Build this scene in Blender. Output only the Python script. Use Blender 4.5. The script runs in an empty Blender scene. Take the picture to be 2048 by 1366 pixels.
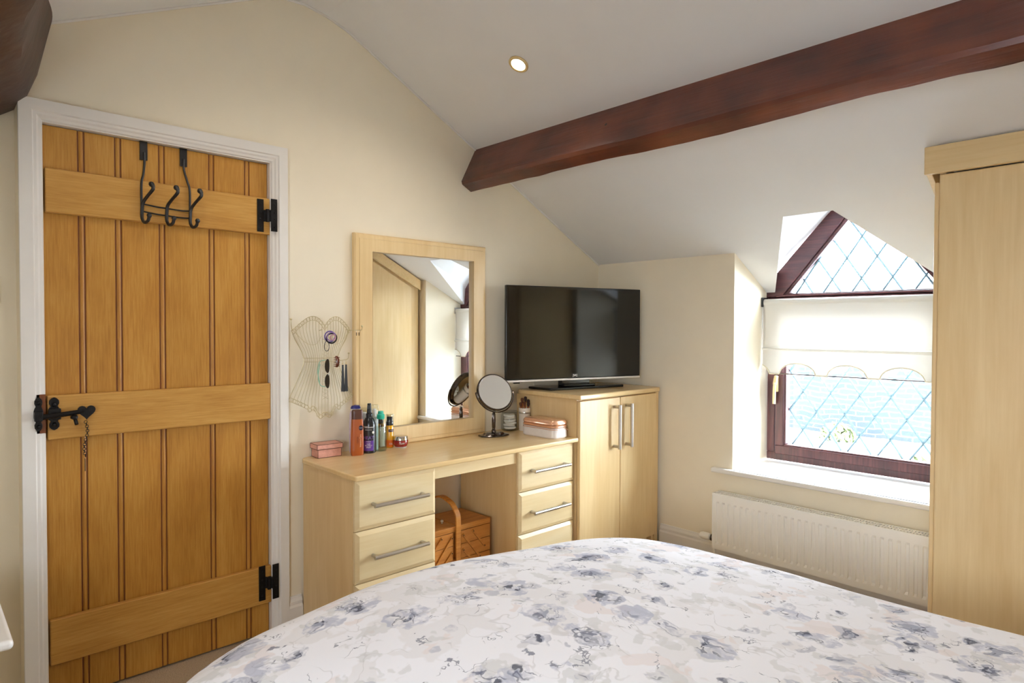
import bpy, math, random
from mathutils import Vector, Matrix, noise
random.seed(7)
scn = bpy.context.scene
COL = scn.collection
PI = math.pi
sin, cos = math.sin, math.cos

# ------------------------------------------------------------------ materials
def srgb(r, g, b):
    f = lambda c: (c/255/12.92) if c/255 <= 0.04045 else ((c/255+0.055)/1.055)**2.4
    return (f(r), f(g), f(b), 1)

def new_mat(name):
    m = bpy.data.materials.new(name); m.use_nodes = True
    nt = m.node_tree; nt.nodes.clear()
    out = nt.nodes.new('ShaderNodeOutputMaterial')
    p = nt.nodes.new('ShaderNodeBsdfPrincipled')
    nt.links.new(p.outputs[0], out.inputs[0])
    return m, nt, p, out

def N(nt, typ, **kw):
    n = nt.nodes.new(typ)
    for k, v in kw.items():
        if k.startswith('i_'):
            n.inputs[k[2:].replace('_', ' ')].default_value = v
        else:
            setattr(n, k, v)
    return n

def coords(nt, scale=(1, 1, 1), rot=(0, 0, 0), loc=(0, 0, 0)):
    tc = N(nt, 'ShaderNodeTexCoord'); mp = N(nt, 'ShaderNodeMapping')
    mp.inputs['Scale'].default_value = scale; mp.inputs['Rotation'].default_value = rot
    mp.inputs['Location'].default_value = loc
    nt.links.new(tc.outputs['Object'], mp.inputs['Vector'])
    return mp.outputs[0]

def ramp(nt, fac, stops):
    r = N(nt, 'ShaderNodeValToRGB'); el = r.color_ramp.elements
    el[0].position, el[0].color = stops[0]; el[1].position, el[1].color = stops[-1]
    for p, c in stops[1:-1]:
        e = el.new(p); e.color = c
    nt.links.new(fac, r.inputs[0]); return r.outputs[0]

def bump(nt, p, h, strength=.2, dist=.01):
    b = N(nt, 'ShaderNodeBump'); b.inputs['Strength'].default_value = strength
    b.inputs['Distance'].default_value = dist
    nt.links.new(h, b.inputs['Height']); nt.links.new(b.outputs[0], p.inputs['Normal'])

def plain(name, col, rough=.5, metal=0, spec=.5, var=.04, bumpy=0, scale=20, coat=0):
    m, nt, p, _ = new_mat(name)
    p.inputs['Roughness'].default_value = rough; p.inputs['Metallic'].default_value = metal
    p.inputs['Specular IOR Level'].default_value = spec
    if coat: p.inputs['Coat Weight'].default_value = coat; p.inputs['Coat Roughness'].default_value = .08
    v = coords(nt); n = N(nt, 'ShaderNodeTexNoise'); n.inputs['Scale'].default_value = scale
    n.inputs['Detail'].default_value = 3
    nt.links.new(v, n.inputs['Vector'])
    c0 = tuple(x*(1-var) for x in col[:3])+(1,); c1 = tuple(min(1, x*(1+var)) for x in col[:3])+(1,)
    nt.links.new(ramp(nt, n.outputs[0], [(.3, c0), (.7, c1)]), p.inputs['Base Color'])
    if bumpy: bump(nt, p, n.outputs[0], bumpy, .004)
    return m

def wood(name, dark, mid, light, axis='z', fine=60, rough=.4, spec=.4, broad=5, streak=.5, bmp=.05, attr=None, mott=.35):
    """grain runs along axis"""
    m, nt, p, _ = new_mat(name)
    p.inputs['Roughness'].default_value = rough; p.inputs['Specular IOR Level'].default_value = spec
    st = {'z': (1, 1, .05), 'x': (.05, 1, 1), 'y': (1, .05, 1)}[axis]
    v = coords(nt, tuple(s*fine for s in st))
    n1 = N(nt, 'ShaderNodeTexNoise'); n1.inputs['Scale'].default_value = 1.4; n1.inputs['Detail'].default_value = 7
    n1.inputs['Roughness'].default_value = .65; nt.links.new(v, n1.inputs['Vector'])
    v2 = coords(nt, tuple(s*broad for s in {'z': (1, 1, .22), 'x': (.22, 1, 1), 'y': (1, .22, 1)}[axis]))
    n2 = N(nt, 'ShaderNodeTexNoise'); n2.inputs['Scale'].default_value = 1.6; n2.inputs['Detail'].default_value = 3
    n2.inputs['Distortion'].default_value = 1.2; nt.links.new(v2, n2.inputs['Vector'])
    mx = N(nt, 'ShaderNodeMath', operation='MULTIPLY_ADD'); mx.inputs[1].default_value = mott
    mm = N(nt, 'ShaderNodeMath', operation='MULTIPLY'); mm.inputs[1].default_value = 1-mott
    nt.links.new(n1.outputs[0], mm.inputs[0]); nt.links.new(n2.outputs[0], mx.inputs[0]); nt.links.new(mm.outputs[0], mx.inputs[2])
    c = ramp(nt, mx.outputs[0], [(.36, dark), (.5, mid), (.62, light)])
    if attr:
        a = N(nt, 'ShaderNodeAttribute', attribute_name=attr)
        mix = N(nt, 'ShaderNodeMixRGB', blend_type='MULTIPLY'); mix.inputs[0].default_value = 1
        nt.links.new(c, mix.inputs[1]); nt.links.new(a.outputs['Color'], mix.inputs[2]); c = mix.outputs[0]
    nt.links.new(c, p.inputs['Base Color'])
    bump(nt, p, n1.outputs[0], bmp, .002)
    return m

M = {}
M['cream'] = plain('cream_paint', srgb(237, 227, 205), .75, spec=.2, var=.012, bumpy=.12, scale=9)
M['ceil'] = plain('white_ceiling_paint', srgb(232, 231, 229), .8, spec=.2, var=.012, bumpy=.25, scale=5)
M['gloss_white'] = plain('white_gloss_paint', srgb(232, 229, 224), .3, spec=.5, var=.01)
M['rad_white'] = plain('radiator_enamel', srgb(244, 242, 236), .35, var=.01)
M['carpet'] = plain('beige_carpet', srgb(176, 156, 130), .95, spec=.1, var=.25, bumpy=1, scale=260)
M['maple'] = wood('maple_laminate', srgb(215, 184, 133), srgb(221, 192, 142), srgb(227, 200, 152), 'z', fine=45, rough=.36, broad=4, mott=.6, bmp=.01)
M['maple_x'] = wood('maple_laminate_along', srgb(218, 186, 132), srgb(223, 193, 141), srgb(228, 200, 150), 'x', fine=45, rough=.24, spec=.6, broad=4, mott=.5, bmp=.01)
M['maple_y'] = wood('maple_laminate_across', srgb(214, 183, 132), srgb(220, 191, 141), srgb(226, 199, 151), 'y', fine=45, rough=.35, broad=4, mott=.5, bmp=.01)
M['oak'] = wood('oak_planks', srgb(160, 106, 38), srgb(177, 125, 50), srgb(189, 139, 64), 'z', fine=120, rough=.4, broad=5, mott=.42, attr='tint', bmp=.06)
M['oak_x'] = wood('oak_ledge', srgb(168, 118, 51), srgb(184, 135, 64), srgb(195, 148, 77), 'x', fine=120, rough=.4, broad=6, mott=.38, bmp=.06)
M['oak_groove'] = plain('oak_groove', srgb(112, 58, 16), .5, var=.1)
M['sew'] = wood('teak_sewing_box', srgb(166, 102, 42), srgb(188, 124, 56), srgb(202, 140, 70), 'x', fine=50, rough=.35, broad=5, bmp=.03)
M['upvc'] = wood('rosewood_upvc', srgb(52, 26, 28), srgb(72, 38, 39), srgb(88, 50, 50), 'z', fine=70, rough=.35, broad=9, bmp=.03)
M['upvc_y'] = wood('rosewood_upvc_across', srgb(52, 26, 28), srgb(72, 38, 39), srgb(88, 50, 50), 'y', fine=70, rough=.35, broad=9, bmp=.03)
M['iron'] = plain('black_iron', srgb(26, 25, 26), .38, metal=.6, var=.2, bumpy=.3, scale=120)
M['matblack'] = plain('black_satin', srgb(22, 20, 20), .42, var=.05)
M['steel'] = plain('brushed_steel', srgb(196, 192, 186), .28, metal=1, var=.03)
M['chrome'] = plain('dark_chrome', srgb(92, 84, 80), .12, metal=1, var=.03)
M['silver'] = plain('silver_plastic', srgb(225, 224, 224), .3, metal=.5, var=.01)
M['mirror'] = plain('mirror_glass', (.93, .94, .94, 1), .0, metal=1, var=.0)
M['tvblack'] = plain('tv_bezel', srgb(12, 12, 13), .12, var=.02)
M['brass'] = plain('pale_gold', srgb(230, 210, 160), .3, metal=.7, var=.03)
M['gwire'] = plain('champagne_wire', srgb(206, 192, 152), .35, metal=.5, var=.05)
M['lead'] = plain('lead_strip', srgb(112, 140, 150), .7, metal=0, var=.05)

def screen_mat():
    m, nt, p, _ = new_mat('tv_screen')
    p.inputs['Base Color'].default_value = srgb(9, 9, 9); p.inputs['Roughness'].default_value = .07
    p.inputs['Specular IOR Level'].default_value = .4; p.inputs['Coat Weight'].default_value = .15; p.inputs['Coat Roughness'].default_value = .05
    return m
M['screen'] = screen_mat()

def beam_mat(k=1.0, nm='dark_stained_beam'):
    m, nt, p, _ = new_mat(nm)
    p.inputs['Roughness'].default_value = .33; p.inputs['Specular IOR Level'].default_value = .5
    v = coords(nt, (14, .9, 14)); n = N(nt, 'ShaderNodeTexNoise'); n.inputs['Scale'].default_value = 1.5
    n.inputs['Detail'].default_value = 6; n.inputs['Roughness'].default_value = .6; nt.links.new(v, n.inputs[0])
    v2 = coords(nt, (3, 3, 3)); n2 = N(nt, 'ShaderNodeTexNoise'); n2.inputs['Scale'].default_value = 2; nt.links.new(v2, n2.inputs[0])
    ad = N(nt, 'ShaderNodeMath', operation='MULTIPLY_ADD'); ad.inputs[1].default_value = .5
    h = N(nt, 'ShaderNodeMath', operation='MULTIPLY'); h.inputs[1].default_value = .5
    nt.links.new(n.outputs[0], h.inputs[0]); nt.links.new(n2.outputs[0], ad.inputs[0]); nt.links.new(h.outputs[0], ad.inputs[2])
    c = ramp(nt, ad.outputs[0], [(.34, srgb(60, 24, 12)), (.5, srgb(86, 38, 20)), (.66, srgb(106, 52, 27))])
    # knots and nail marks
    v3 = coords(nt, (1, 1, 1)); vo = N(nt, 'ShaderNodeTexVoronoi'); vo.inputs['Scale'].default_value = 5
    nt.links.new(v3, vo.inputs[0])
    lt = N(nt, 'ShaderNodeMath', operation='LESS_THAN'); lt.inputs[1].default_value = .035; nt.links.new(vo.outputs['Distance'], lt.inputs[0])
    mix = N(nt, 'ShaderNodeMixRGB'); mix.inputs[2].default_value = srgb(20, 8, 4)
    nt.links.new(lt.outputs[0], mix.inputs[0]); nt.links.new(c, mix.inputs[1]); nt.links.new(mix.outputs[0], p.inputs['Base Color'])
    bump(nt, p, ad.outputs[0], .55, .012)
    return m
M['beam'] = beam_mat(); M['beam_shaded'] = plain('gnarled_shaded_timber', srgb(58, 30, 18), .5, var=.35, bumpy=.8, scale=14)  # second one: same stain as the other beam, darkened to stand for shade

def glass_mat(name, tint=(1, 1, 1, 1), refl=.9):
    m, nt, p, out = new_mat(name); nt.nodes.remove(p)
    t = N(nt, 'ShaderNodeBsdfTransparent'); t.inputs[0].default_value = tint
    g = N(nt, 'ShaderNodeBsdfGlossy'); g.inputs['Roughness'].default_value = .02; g.inputs[0].default_value = (refl, refl, refl, 1)
    f = N(nt, 'ShaderNodeFresnel'); 
    ge = N(nt, 'ShaderNodeNewGeometry'); mr_ = N(nt, 'ShaderNodeMapRange'); mr_.inputs['To Min'].default_value = 1.45; mr_.inputs['To Max'].default_value = 1/1.45
    nt.links.new(ge.outputs['Backfacing'], mr_.inputs['Value']); nt.links.new(mr_.outputs[0], f.inputs[0])
    mx = N(nt, 'ShaderNodeMixShader')
    nt.links.new(f.outputs[0], mx.inputs[0]); nt.links.new(t.outputs[0], mx.inputs[1]); nt.links.new(g.outputs[0], mx.inputs[2])
    nt.links.new(mx.outputs[0], out.inputs[0]); return m
M['glass'] = glass_mat('window_glass', (.95, .98, 1, 1))
M['clear'] = glass_mat('clear_plastic', (.96, .98, .975, 1), .6)
M['jar_glass'] = glass_mat('jar_glass', (.97, .985, .975, 1), .6)
M['amber'] = plain('amber_serum', srgb(238, 168, 20), .15, var=.03, coat=.6)
M['liquid'] = plain('clear_tonic', srgb(176, 166, 150), .15, var=.1, coat=.6)

def fabric_blind():
    m, nt, p, out = new_mat('cream_blind_fabric')
    p.inputs['Base Color'].default_value = srgb(238, 235, 228); p.inputs['Roughness'].default_value = .9
    p.inputs['Specular IOR Level'].default_value = .1
    tr = N(nt, 'ShaderNodeBsdfTranslucent'); tr.inputs[0].default_value = srgb(246, 244, 240)
    mx = N(nt, 'ShaderNodeMixShader'); mx.inputs[0].default_value = .22
    nt.links.new(p.outputs[0], mx.inputs[1]); nt.links.new(tr.outputs[0], mx.inputs[2]); nt.links.new(mx.outputs[0], out.inputs[0])
    v = coords(nt, (500, 500, 500)); n = N(nt, 'ShaderNodeTexNoise'); nt.links.new(v, n.inputs[0]); bump(nt, p, n.outputs[0], .1, .001)
    return m
M['blind'] = fabric_blind()

def floral():
    m, nt, p, out = new_mat('floral_duvet_cotton')
    p.inputs['Roughness'].default_value = .85; p.inputs['Specular IOR Level'].default_value = .15
    L = nt.links.new
    base = coords(nt, (1, 1, 1))
    def warp(vec, sc, amt):
        n = N(nt, 'ShaderNodeTexNoise'); n.inputs['Scale'].default_value = sc; n.inputs['Detail'].default_value = 3; L(vec, n.inputs[0])
        s = N(nt, 'ShaderNodeVectorMath', operation='SUBTRACT'); s.inputs[1].default_value = (.5, .5, .5); L(n.outputs['Color'], s.inputs[0])
        k = N(nt, 'ShaderNodeVectorMath', operation='SCALE'); k.inputs['Scale'].default_value = amt; L(s.outputs[0], k.inputs[0])
        a = N(nt, 'ShaderNodeVectorMath', operation='ADD'); L(vec, a.inputs[0]); L(k.outputs[0], a.inputs[1]); return a.outputs[0]
    def math_(op, a, b=None, c=None):
        n = N(nt, 'ShaderNodeMath', operation=op)
        for i, x in enumerate((a, b, c)):
            if x is None: continue
            if isinstance(x, (int, float)): n.inputs[i].default_value = x
            else: L(x, n.inputs[i])
        return n.outputs[0]
    def mix(fac, a, b):
        n = N(nt, 'ShaderNodeMixRGB')
        L(fac, n.inputs[0]) if not isinstance(fac, float) else setattr(n.inputs[0], 'default_value', fac)
        for i, x in ((1, a), (2, b)):
            if isinstance(x, tuple): n.inputs[i].default_value = x
            else: L(x, n.inputs[i])
        return n.outputs[0]
    def sstep(x, lo, hi):
        n = N(nt, 'ShaderNodeMapRange', interpolation_type='SMOOTHSTEP'); n.inputs['From Min'].default_value = lo
        n.inputs['From Max'].default_value = hi; L(x, n.inputs['Value']); return n.outputs[0]
    def noi(vec, sc, det=2, rough=.5):
        n = N(nt, 'ShaderNodeTexNoise'); n.inputs['Scale'].default_value = sc; n.inputs['Detail'].default_value = det
        n.inputs['Roughness'].default_value = rough; L(vec, n.inputs[0]); return n.outputs[0]
    def blob(scale, rnd_lo, wsc, wamt, r, seedloc):
        v = coords(nt, (1, 1, .25), loc=seedloc); w = warp(v, wsc, wamt)
        vo = N(nt, 'ShaderNodeTexVoronoi'); vo.inputs['Scale'].default_value = scale; vo.inputs['Randomness'].default_value = .85; L(w, vo.inputs[0])
        sep = N(nt, 'ShaderNodeSeparateColor'); L(vo.outputs['Color'], sep.inputs[0])
        on = math_('GREATER_THAN', sep.outputs[0], rnd_lo)
        d = vo.outputs['Distance']
        return math_('MULTIPLY', sstep(math_('SUBTRACT', r, d), -.015, .02), on), d, sep.outputs[1], on, w
    col = srgb(242, 242, 247)
    # pale beige, grey-green and pink washes
    w1 = warp(base, 9, .12)
    a = sstep(noi(w1, 8, 3), .53, .56); col = mix(math_('MULTIPLY', a, .38), col, srgb(222, 219, 218))
    w2 = warp(coords(nt, loc=(3, 1, 0)), 10, .12)
    a = sstep(noi(w2, 8, 3), .60, .63); col = mix(math_('MULTIPLY', a, .45), col, srgb(230, 216, 212))
    w3 = warp(coords(nt, loc=(7, 4, 0)), 12, .1)
    a = sstep(noi(w3, 13, 3), .58, .61); col = mix(math_('MULTIPLY', a, .45), col, srgb(205, 206, 205))
    # pale petal lines
    ln = math_('ABSOLUTE', math_('SUBTRACT', noi(w1, 11, 1), .5)); a = sstep(math_('SUBTRACT', .012, ln), 0, .008)
    a = math_('MULTIPLY', a, sstep(noi(base, 5), .46, .52)); col = mix(math_('MULTIPLY', a, .35), col, srgb(190, 188, 188))
    # mid blue-grey blossoms with petal rims
    for sc, lo, r, loc, c1, op in ((7.5, .35, .40, (0, 0, 0), srgb(180, 184, 202), .75), (11, .45, .34, (2, 5, 0), srgb(190, 192, 203), .75)):
        b, d, rn, on, w = blob(sc, lo, 16, .085, r, loc)
        tex = sstep(noi(w, 22, 3, .6), .40, .60)
        col = mix(math_('MULTIPLY', math_('MULTIPLY', b, tex), op), col, c1)
        core = math_('MULTIPLY', sstep(math_('SUBTRACT', r*.55, d), -.02, .04), on)
        t2 = sstep(noi(w, 30, 2), .46, .56)
        col = mix(math_('MULTIPLY', math_('MULTIPLY', core, t2), .75), col, srgb(140, 145, 168))
        # dark strokes at the heart of the flower
        ln = math_('ABSOLUTE', math_('SUBTRACT', noi(w, 14, 2), .5)); st = sstep(math_('SUBTRACT', .02, ln), 0, .012)
        halo = math_('MULTIPLY', sstep(math_('SUBTRACT', r*.9, d), -.02, .1), on)
        col = mix(math_('MULTIPLY', math_('MULTIPLY', st, halo), .7), col, srgb(96, 99, 118))
        t3 = sstep(noi(w, 34, 2), .55, .60)
        col = mix(math_('MULTIPLY', math_('MULTIPLY', core, t3), .85), col, srgb(72, 75, 90))
    # small dark buds
    b, d, rn, on, w = blob(9, .70, 34, .07, .10, (5, 9, 0)); col = mix(math_('MULTIPLY', b, .8), col, srgb(112, 114, 132))
    wq = warp(coords(nt, (1, 1, .3), loc=(1, 6, 0)), 18, .06)
    ln = math_('ABSOLUTE', math_('SUBTRACT', noi(wq, 9, 4, .6), .5)); a = sstep(math_('SUBTRACT', .010, ln), 0, .006)
    a = math_('MULTIPLY', a, sstep(noi(coords(nt, loc=(9, 2, 0)), 14, 2), .56, .60)); col = mix(math_('MULTIPLY', a, .75), col, srgb(120, 122, 138))
    L(col, p.inputs['Base Color'])
    n = noi(base, 3.2, 4); bump(nt, p, n, .25, .02)
    return m
M['floral'] = floral()

def stone_mat():
    m, nt, p, out = new_mat('stone_walling')
    p.inputs['Roughness'].default_value = .9
    v0 = coords(nt, (1, 1, 1)); sx_ = N(nt, 'ShaderNodeSeparateXYZ'); cx_ = N(nt, 'ShaderNodeCombineXYZ'); nt.links.new(v0, sx_.inputs[0])
    nz = N(nt, 'ShaderNodeTexNoise'); nz.inputs['Scale'].default_value = 1.6; nz.inputs['Detail'].default_value = 3; nt.links.new(v0, nz.inputs[0])
    ay = N(nt, 'ShaderNodeMath', operation='MULTIPLY_ADD'); ay.inputs[1].default_value = .5; nt.links.new(nz.outputs[0], ay.inputs[0]); nt.links.new(sx_.outputs[1], ay.inputs[2])
    az = N(nt, 'ShaderNodeMath', operation='MULTIPLY_ADD'); az.inputs[1].default_value = .22; nt.links.new(nz.outputs[0], az.inputs[0]); nt.links.new(sx_.outputs[2], az.inputs[2])
    nt.links.new(ay.outputs[0], cx_.inputs[0]); nt.links.new(az.outputs[0], cx_.inputs[1]); v = cx_.outputs[0]; b = N(nt, 'ShaderNodeTexBrick')
    b.inputs['Scale'].default_value = 3; b.inputs['Color1'].default_value = (.028, .037, .043, 1); b.inputs['Color2'].default_value = (.036, .042, .046, 1)
    b.inputs['Mortar'].default_value = (.07, .07, .07, 1); b.inputs['Mortar Size'].default_value = .035; b.inputs['Brick Width'].default_value = .9
    b.inputs['Row Height'].default_value = .28
    nt.links.new(v, b.inputs[0]); nt.links.new(b.outputs[0], p.inputs['Base Color']); return m
M['stone'] = stone_mat()
M['foliage'] = plain('foliage', (.16, .19, .07, 1), .8, var=.5, scale=14)
M['gravel'] = plain('gravel', (.74, .79, .84, 1), .9, var=.2, scale=40)

def emis(name, col, s):
    m, nt, p, out = new_mat(name); p.inputs['Emission Color'].default_value = col; p.inputs['Emission Strength'].default_value = s
    p.inputs['Base Color'].default_value = (.8, .8, .8, 1); return m
M['lamp'] = emis('lamp_glow', (1, .86, .66, 1), 14)

# ------------------------------------------------------------------ mesh kit
class MB:
    def __init__(s): s.v = []; s.f = []; s.mi = []; s.cur = 0; s.tint = None; s.tints = []
    def _f(s, idx): s.f.append(idx); s.mi.append(s.cur); s.tints.append(s.tint)
    def box(s, x0, x1, y0, y1, z0, z1):
        b = len(s.v)
        s.v += [(x, y, z) for x in (x0, x1) for y in (y0, y1) for z in (z0, z1)]
        for q in ((0, 1, 3, 2), (4, 6, 7, 5), (0, 4, 5, 1), (2, 3, 7, 6), (0, 2, 6, 4), (1, 5, 7, 3)): s._f([b+i for i in q])
        return s
    def prism(s, pts, axis, a, b):
        """pts: 2-D polygon; axis 'x': pts=(y,z); 'y': pts=(x,z); 'z': pts=(x,y)"""
        def P(p, t): return {'x': (t, p[0], p[1]), 'y': (p[0], t, p[1]), 'z': (p[0], p[1], t)}[axis]
        n = len(pts); o = len(s.v)
        s.v += [P(p, a) for p in pts]+[P(p, b) for p in pts]
        s._f(list(range(o+n-1, o-1, -1))); s._f(list(range(o+n, o+2*n)))
        for i in range(n): j = (i+1) % n; s._f([o+i, o+j, o+n+j, o+n+i])
        return s
    def poly(s, pts): o = len(s.v); s.v += [tuple(p) for p in pts]; s._f(list(range(o, o+len(pts)))); return s
    def tube(s, path, r, n=8, cap=True, closed=False):
        P = [Vector(p) for p in path]; R = r if isinstance(r, (list, tuple)) else [r]*len(P)
        o = len(s.v); m = len(P); up = None
        for i, p in enumerate(P):
            if closed: t = (P[(i+1) % m]-P[i-1])
            else: t = P[min(i+1, m-1)]-P[max(i-1, 0)]
            t.normalize()
            if up is None:
                up = Vector((0, 0, 1)) if abs(t.z) < .9 else Vector((1, 0, 0))
            a = t.cross(up)
            if a.length < 1e-4: a = t.orthogonal()
            a.normalize(); b = a.cross(t); up = b
            for k in range(n):
                an = 2*PI*k/n; s.v.append(tuple(p+a*cos(an)*R[i]+b*sin(an)*R[i]))
        for i in range(m if closed else m-1):
            i2 = (i+1) % m
            for k in range(n):
                k2 = (k+1) % n; s._f([o+i*n+k, o+i*n+k2, o+i2*n+k2, o+i2*n+k])
        if cap and not closed:
            s._f([o+k for k in range(n)][::-1]); s._f([o+(m-1)*n+k for k in range(n)])
        return s
    def lathe(s, prof, c=(0, 0, 0), n=24, axis='z', sx=1, sy=1, power=None, cap=True):
        o = len(s.v); m = len(prof)
        for r, h in prof:
            for k in range(n):
                a = 2*PI*k/n; ca, sa = cos(a), sin(a)
                if power:
                    ca = math.copysign(abs(ca)**power, ca); sa = math.copysign(abs(sa)**power, sa)
                x, y = r*ca*sx, r*sa*sy
                s.v.append({'z': (c[0]+x, c[1]+y, c[2]+h), 'x': (c[0]+h, c[1]+x, c[2]+y), 'y': (c[0]+x, c[1]+h, c[2]+y)}[axis])
        for i in range(m-1):
            for k in range(n):
                k2 = (k+1) % n; s._f([o+i*n+k, o+i*n+k2, o+(i+1)*n+k2, o+(i+1)*n+k])
        if cap: s._f([o+k for k in range(n)][::-1]); s._f([o+(m-1)*n+k for k in range(n)])
        return s
    def ball(s, c, r, n=12, sx=1, sy=1, sz=1):
        m = n//2
        return s.lathe([(max(r*sin(PI*i/m), r*.02), -r*cos(PI*i/m)*sz) for i in range(m+1)], c, n, sx=sx, sy=sy)
    def torus(s, c, R, r, nrm='y', n=20, k=6, rot=None):
        pts = []
        for i in range(n):
            a = 2*PI*i/n; x, y = R*cos(a), R*sin(a)
            p = {'z': (x, y, 0), 'y': (x, 0, y), 'x': (0, x, y)}[nrm]
            p = Vector(p)
            if rot: p = rot @ p
            pts.append(p+Vector(c))
        return s.tube(pts, r, k, closed=True)
    def grid(s, fn, nu, nv, wrap=False):
        o = len(s.v)
        for i in range(nu+1):
            for j in range(nv+1): s.v.append(tuple(fn(i/nu, j/nv)))
        w = nv+1
        for i in range(nu):
            for j in range(nv): s._f([o+i*w+j, o+(i+1)*w+j, o+(i+1)*w+j+1, o+i*w+j+1])
        return s
    def build(s, name, mat, parent=None, bev=0, smooth=False, local=False, seg=2, solid=0):
        me = bpy.data.meshes.new(name)
        off = Vector((0, 0, 0))
        if parent is not None and not local:
            r = parent
            while r is not None: off += Vector(r.location); r = r.parent
        me.from_pydata([tuple(Vector(p)-off) for p in s.v], [], s.f)
        mats = mat if isinstance(mat, (list, tuple)) else [mat]
        for x in mats: me.materials.append(x)
        for p, i in zip(me.polygons, s.mi): p.material_index = min(i, len(mats)-1)
        if any(t is not None for t in s.tints):
            a = me.color_attributes.new('tint', 'FLOAT_COLOR', 'CORNER')
            for p, t in zip(me.polygons, s.tints):
                for li in p.loop_indices: a.data[li].color = (t or (1, 1, 1))+(1,) if t else (1, 1, 1, 1)
        import bmesh
        bm = bmesh.new(); bm.from_mesh(me); bmesh.ops.recalc_face_normals(bm, faces=bm.faces); bm.to_mesh(me); bm.free()
        o = bpy.data.objects.new(name, me); COL.objects.link(o)
        if parent is not None: o.parent = parent
        if smooth or bev:
            for p in me.polygons: p.use_smooth = True
            me.set_sharp_from_angle(angle=math.radians(35 if smooth is True else 30))
        if solid:
            md = o.modifiers.new('thickness', 'SOLIDIFY'); md.thickness = solid; md.offset = 0
        if bev:
            md = o.modifiers.new('edges', 'BEVEL'); md.width = bev; md.segments = seg; md.limit_method = 'ANGLE'
            md.angle_limit = math.radians(30); md.harden_normals = True
        return o

def thing(name, loc, label, cat, group=None, rz=0):
    o = bpy.data.objects.new(name, None); COL.objects.link(o); o.location = loc; o.rotation_euler = (0, 0, rz)
    o.empty_display_size = .05
    o['label'] = label; o['category'] = cat
    if group: o['group'] = group
    return o
def tag(o, label, cat, group=None):
    o['label'] = label; o['category'] = cat
    if group: o['group'] = group
    return o
def struct(o, label=None):
    o['kind'] = 'structure'
    if label: o['label'] = label
    return o
def sempty(name, loc=(0, 0, 0)):
    o = bpy.data.objects.new(name, None); COL.objects.link(o); o.location = loc; o['kind'] = 'structure'; return o
def copy_tree(o, parent=None):
    c = o.copy(); COL.objects.link(c)
    if parent is not None: c.parent = parent
    for ch in [x for x in bpy.data.objects if x.parent == o]: copy_tree(ch, c)
    return c

def bez(pts, n=8):
    """Catmull-Rom through points"""
    P = [Vector(p) for p in pts]; P = [P[0]*2-P[1]]+P+[P[-1]*2-P[-2]]; out = []
    for i in range(1, len(P)-2):
        for k in range(n):
            t = k/n; a, b, c, d = P[i-1], P[i], P[i+1], P[i+2]
            out.append(.5*((2*b)+(-a+c)*t+(2*a-5*b+4*c-d)*t*t+(-a+3*b-3*c+d)*t**3))
    out.append(P[-2]); return out

def text_mesh(name, s, size, mat, parent, place, extrude=.0003, wrap=None, align='CENTER', sx=1, bold=0):
    """place: function (u, v, w) -> world/local point; u right, v up, w out"""
    cu = bpy.data.curves.new(name, 'FONT'); cu.body = s; cu.size = size; cu.extrude = extrude; cu.align_x = align; cu.align_y = 'CENTER'
    cu.offset = bold; cu.resolution_u = 3
    ob = bpy.data.objects.new(name, cu); COL.objects.link(ob)
    bpy.context.view_layer.update()
    me = bpy.data.meshes.new_from_object(ob.evaluated_get(bpy.context.evaluated_depsgraph_get()))
    bpy.data.objects.remove(ob); bpy.data.curves.remove(cu)
    for v in me.vertices: v.co = Vector(place(v.co.x*sx, v.co.y, v.co.z))
    me.materials.clear(); me.materials.append(mat); me.name = name
    o = bpy.data.objects.new(name, me); COL.objects.link(o); o.parent = parent
    return o

# ------------------------------------------------------------------ room shell
ZB, SL = 1.708, .52          # eaves height at the window wall, slope of the ceiling
zs = lambda x: ZB-SL*x
YF = -4.4                    # wall behind the camera
XL = -4.1
prof = [(-1.70, zs(-1.70)), (-1.80, 2.640), (-1.90, 2.672), (-2.0, 2.688), (-2.1, 2.682), (-2.2, 2.645), (-2.4, 2.552), (-2.6, 2.458), (-2.9, 2.318), (XL, 1.76)]

b = MB(); b.box(XL-.1, .1, YF-.1, .12, -.08, 0); struct(b.build('floor', M['carpet']))

# back wall with the door opening: x -2.95..-2.13, z 0..2.0
DX0, DX1, DZ = -2.955, -2.125, 2.012
b = MB()
top = [(x, z) for x, z in prof]
b.poly([(0, 0, 0), (DX1, 0, 0), (DX1, 0, DZ), (DX0, 0, DZ), (-2.99, 0, DZ), (-2.99, 0, 2.276)] + [(x, 0, z) for x, z in reversed(prof) if x > -2.95] + [(0, 0, ZB)])
b.poly([(DX0, 0, 0), (-2.99, 0, 0), (-2.99, 0, DZ), (DX0, 0, DZ)])
b.poly([(-2.99, 0, 0), (-2.99, .08, 0), (-2.99, .08, 2.276), (-2.99, 0, 2.276)])
b.poly([(-2.99, .08, 0), (XL, .08, 0), (XL, .08, 1.76), (-2.99, .08, 2.276)])
struct(b.build('wall_back', M['cream']))
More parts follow.
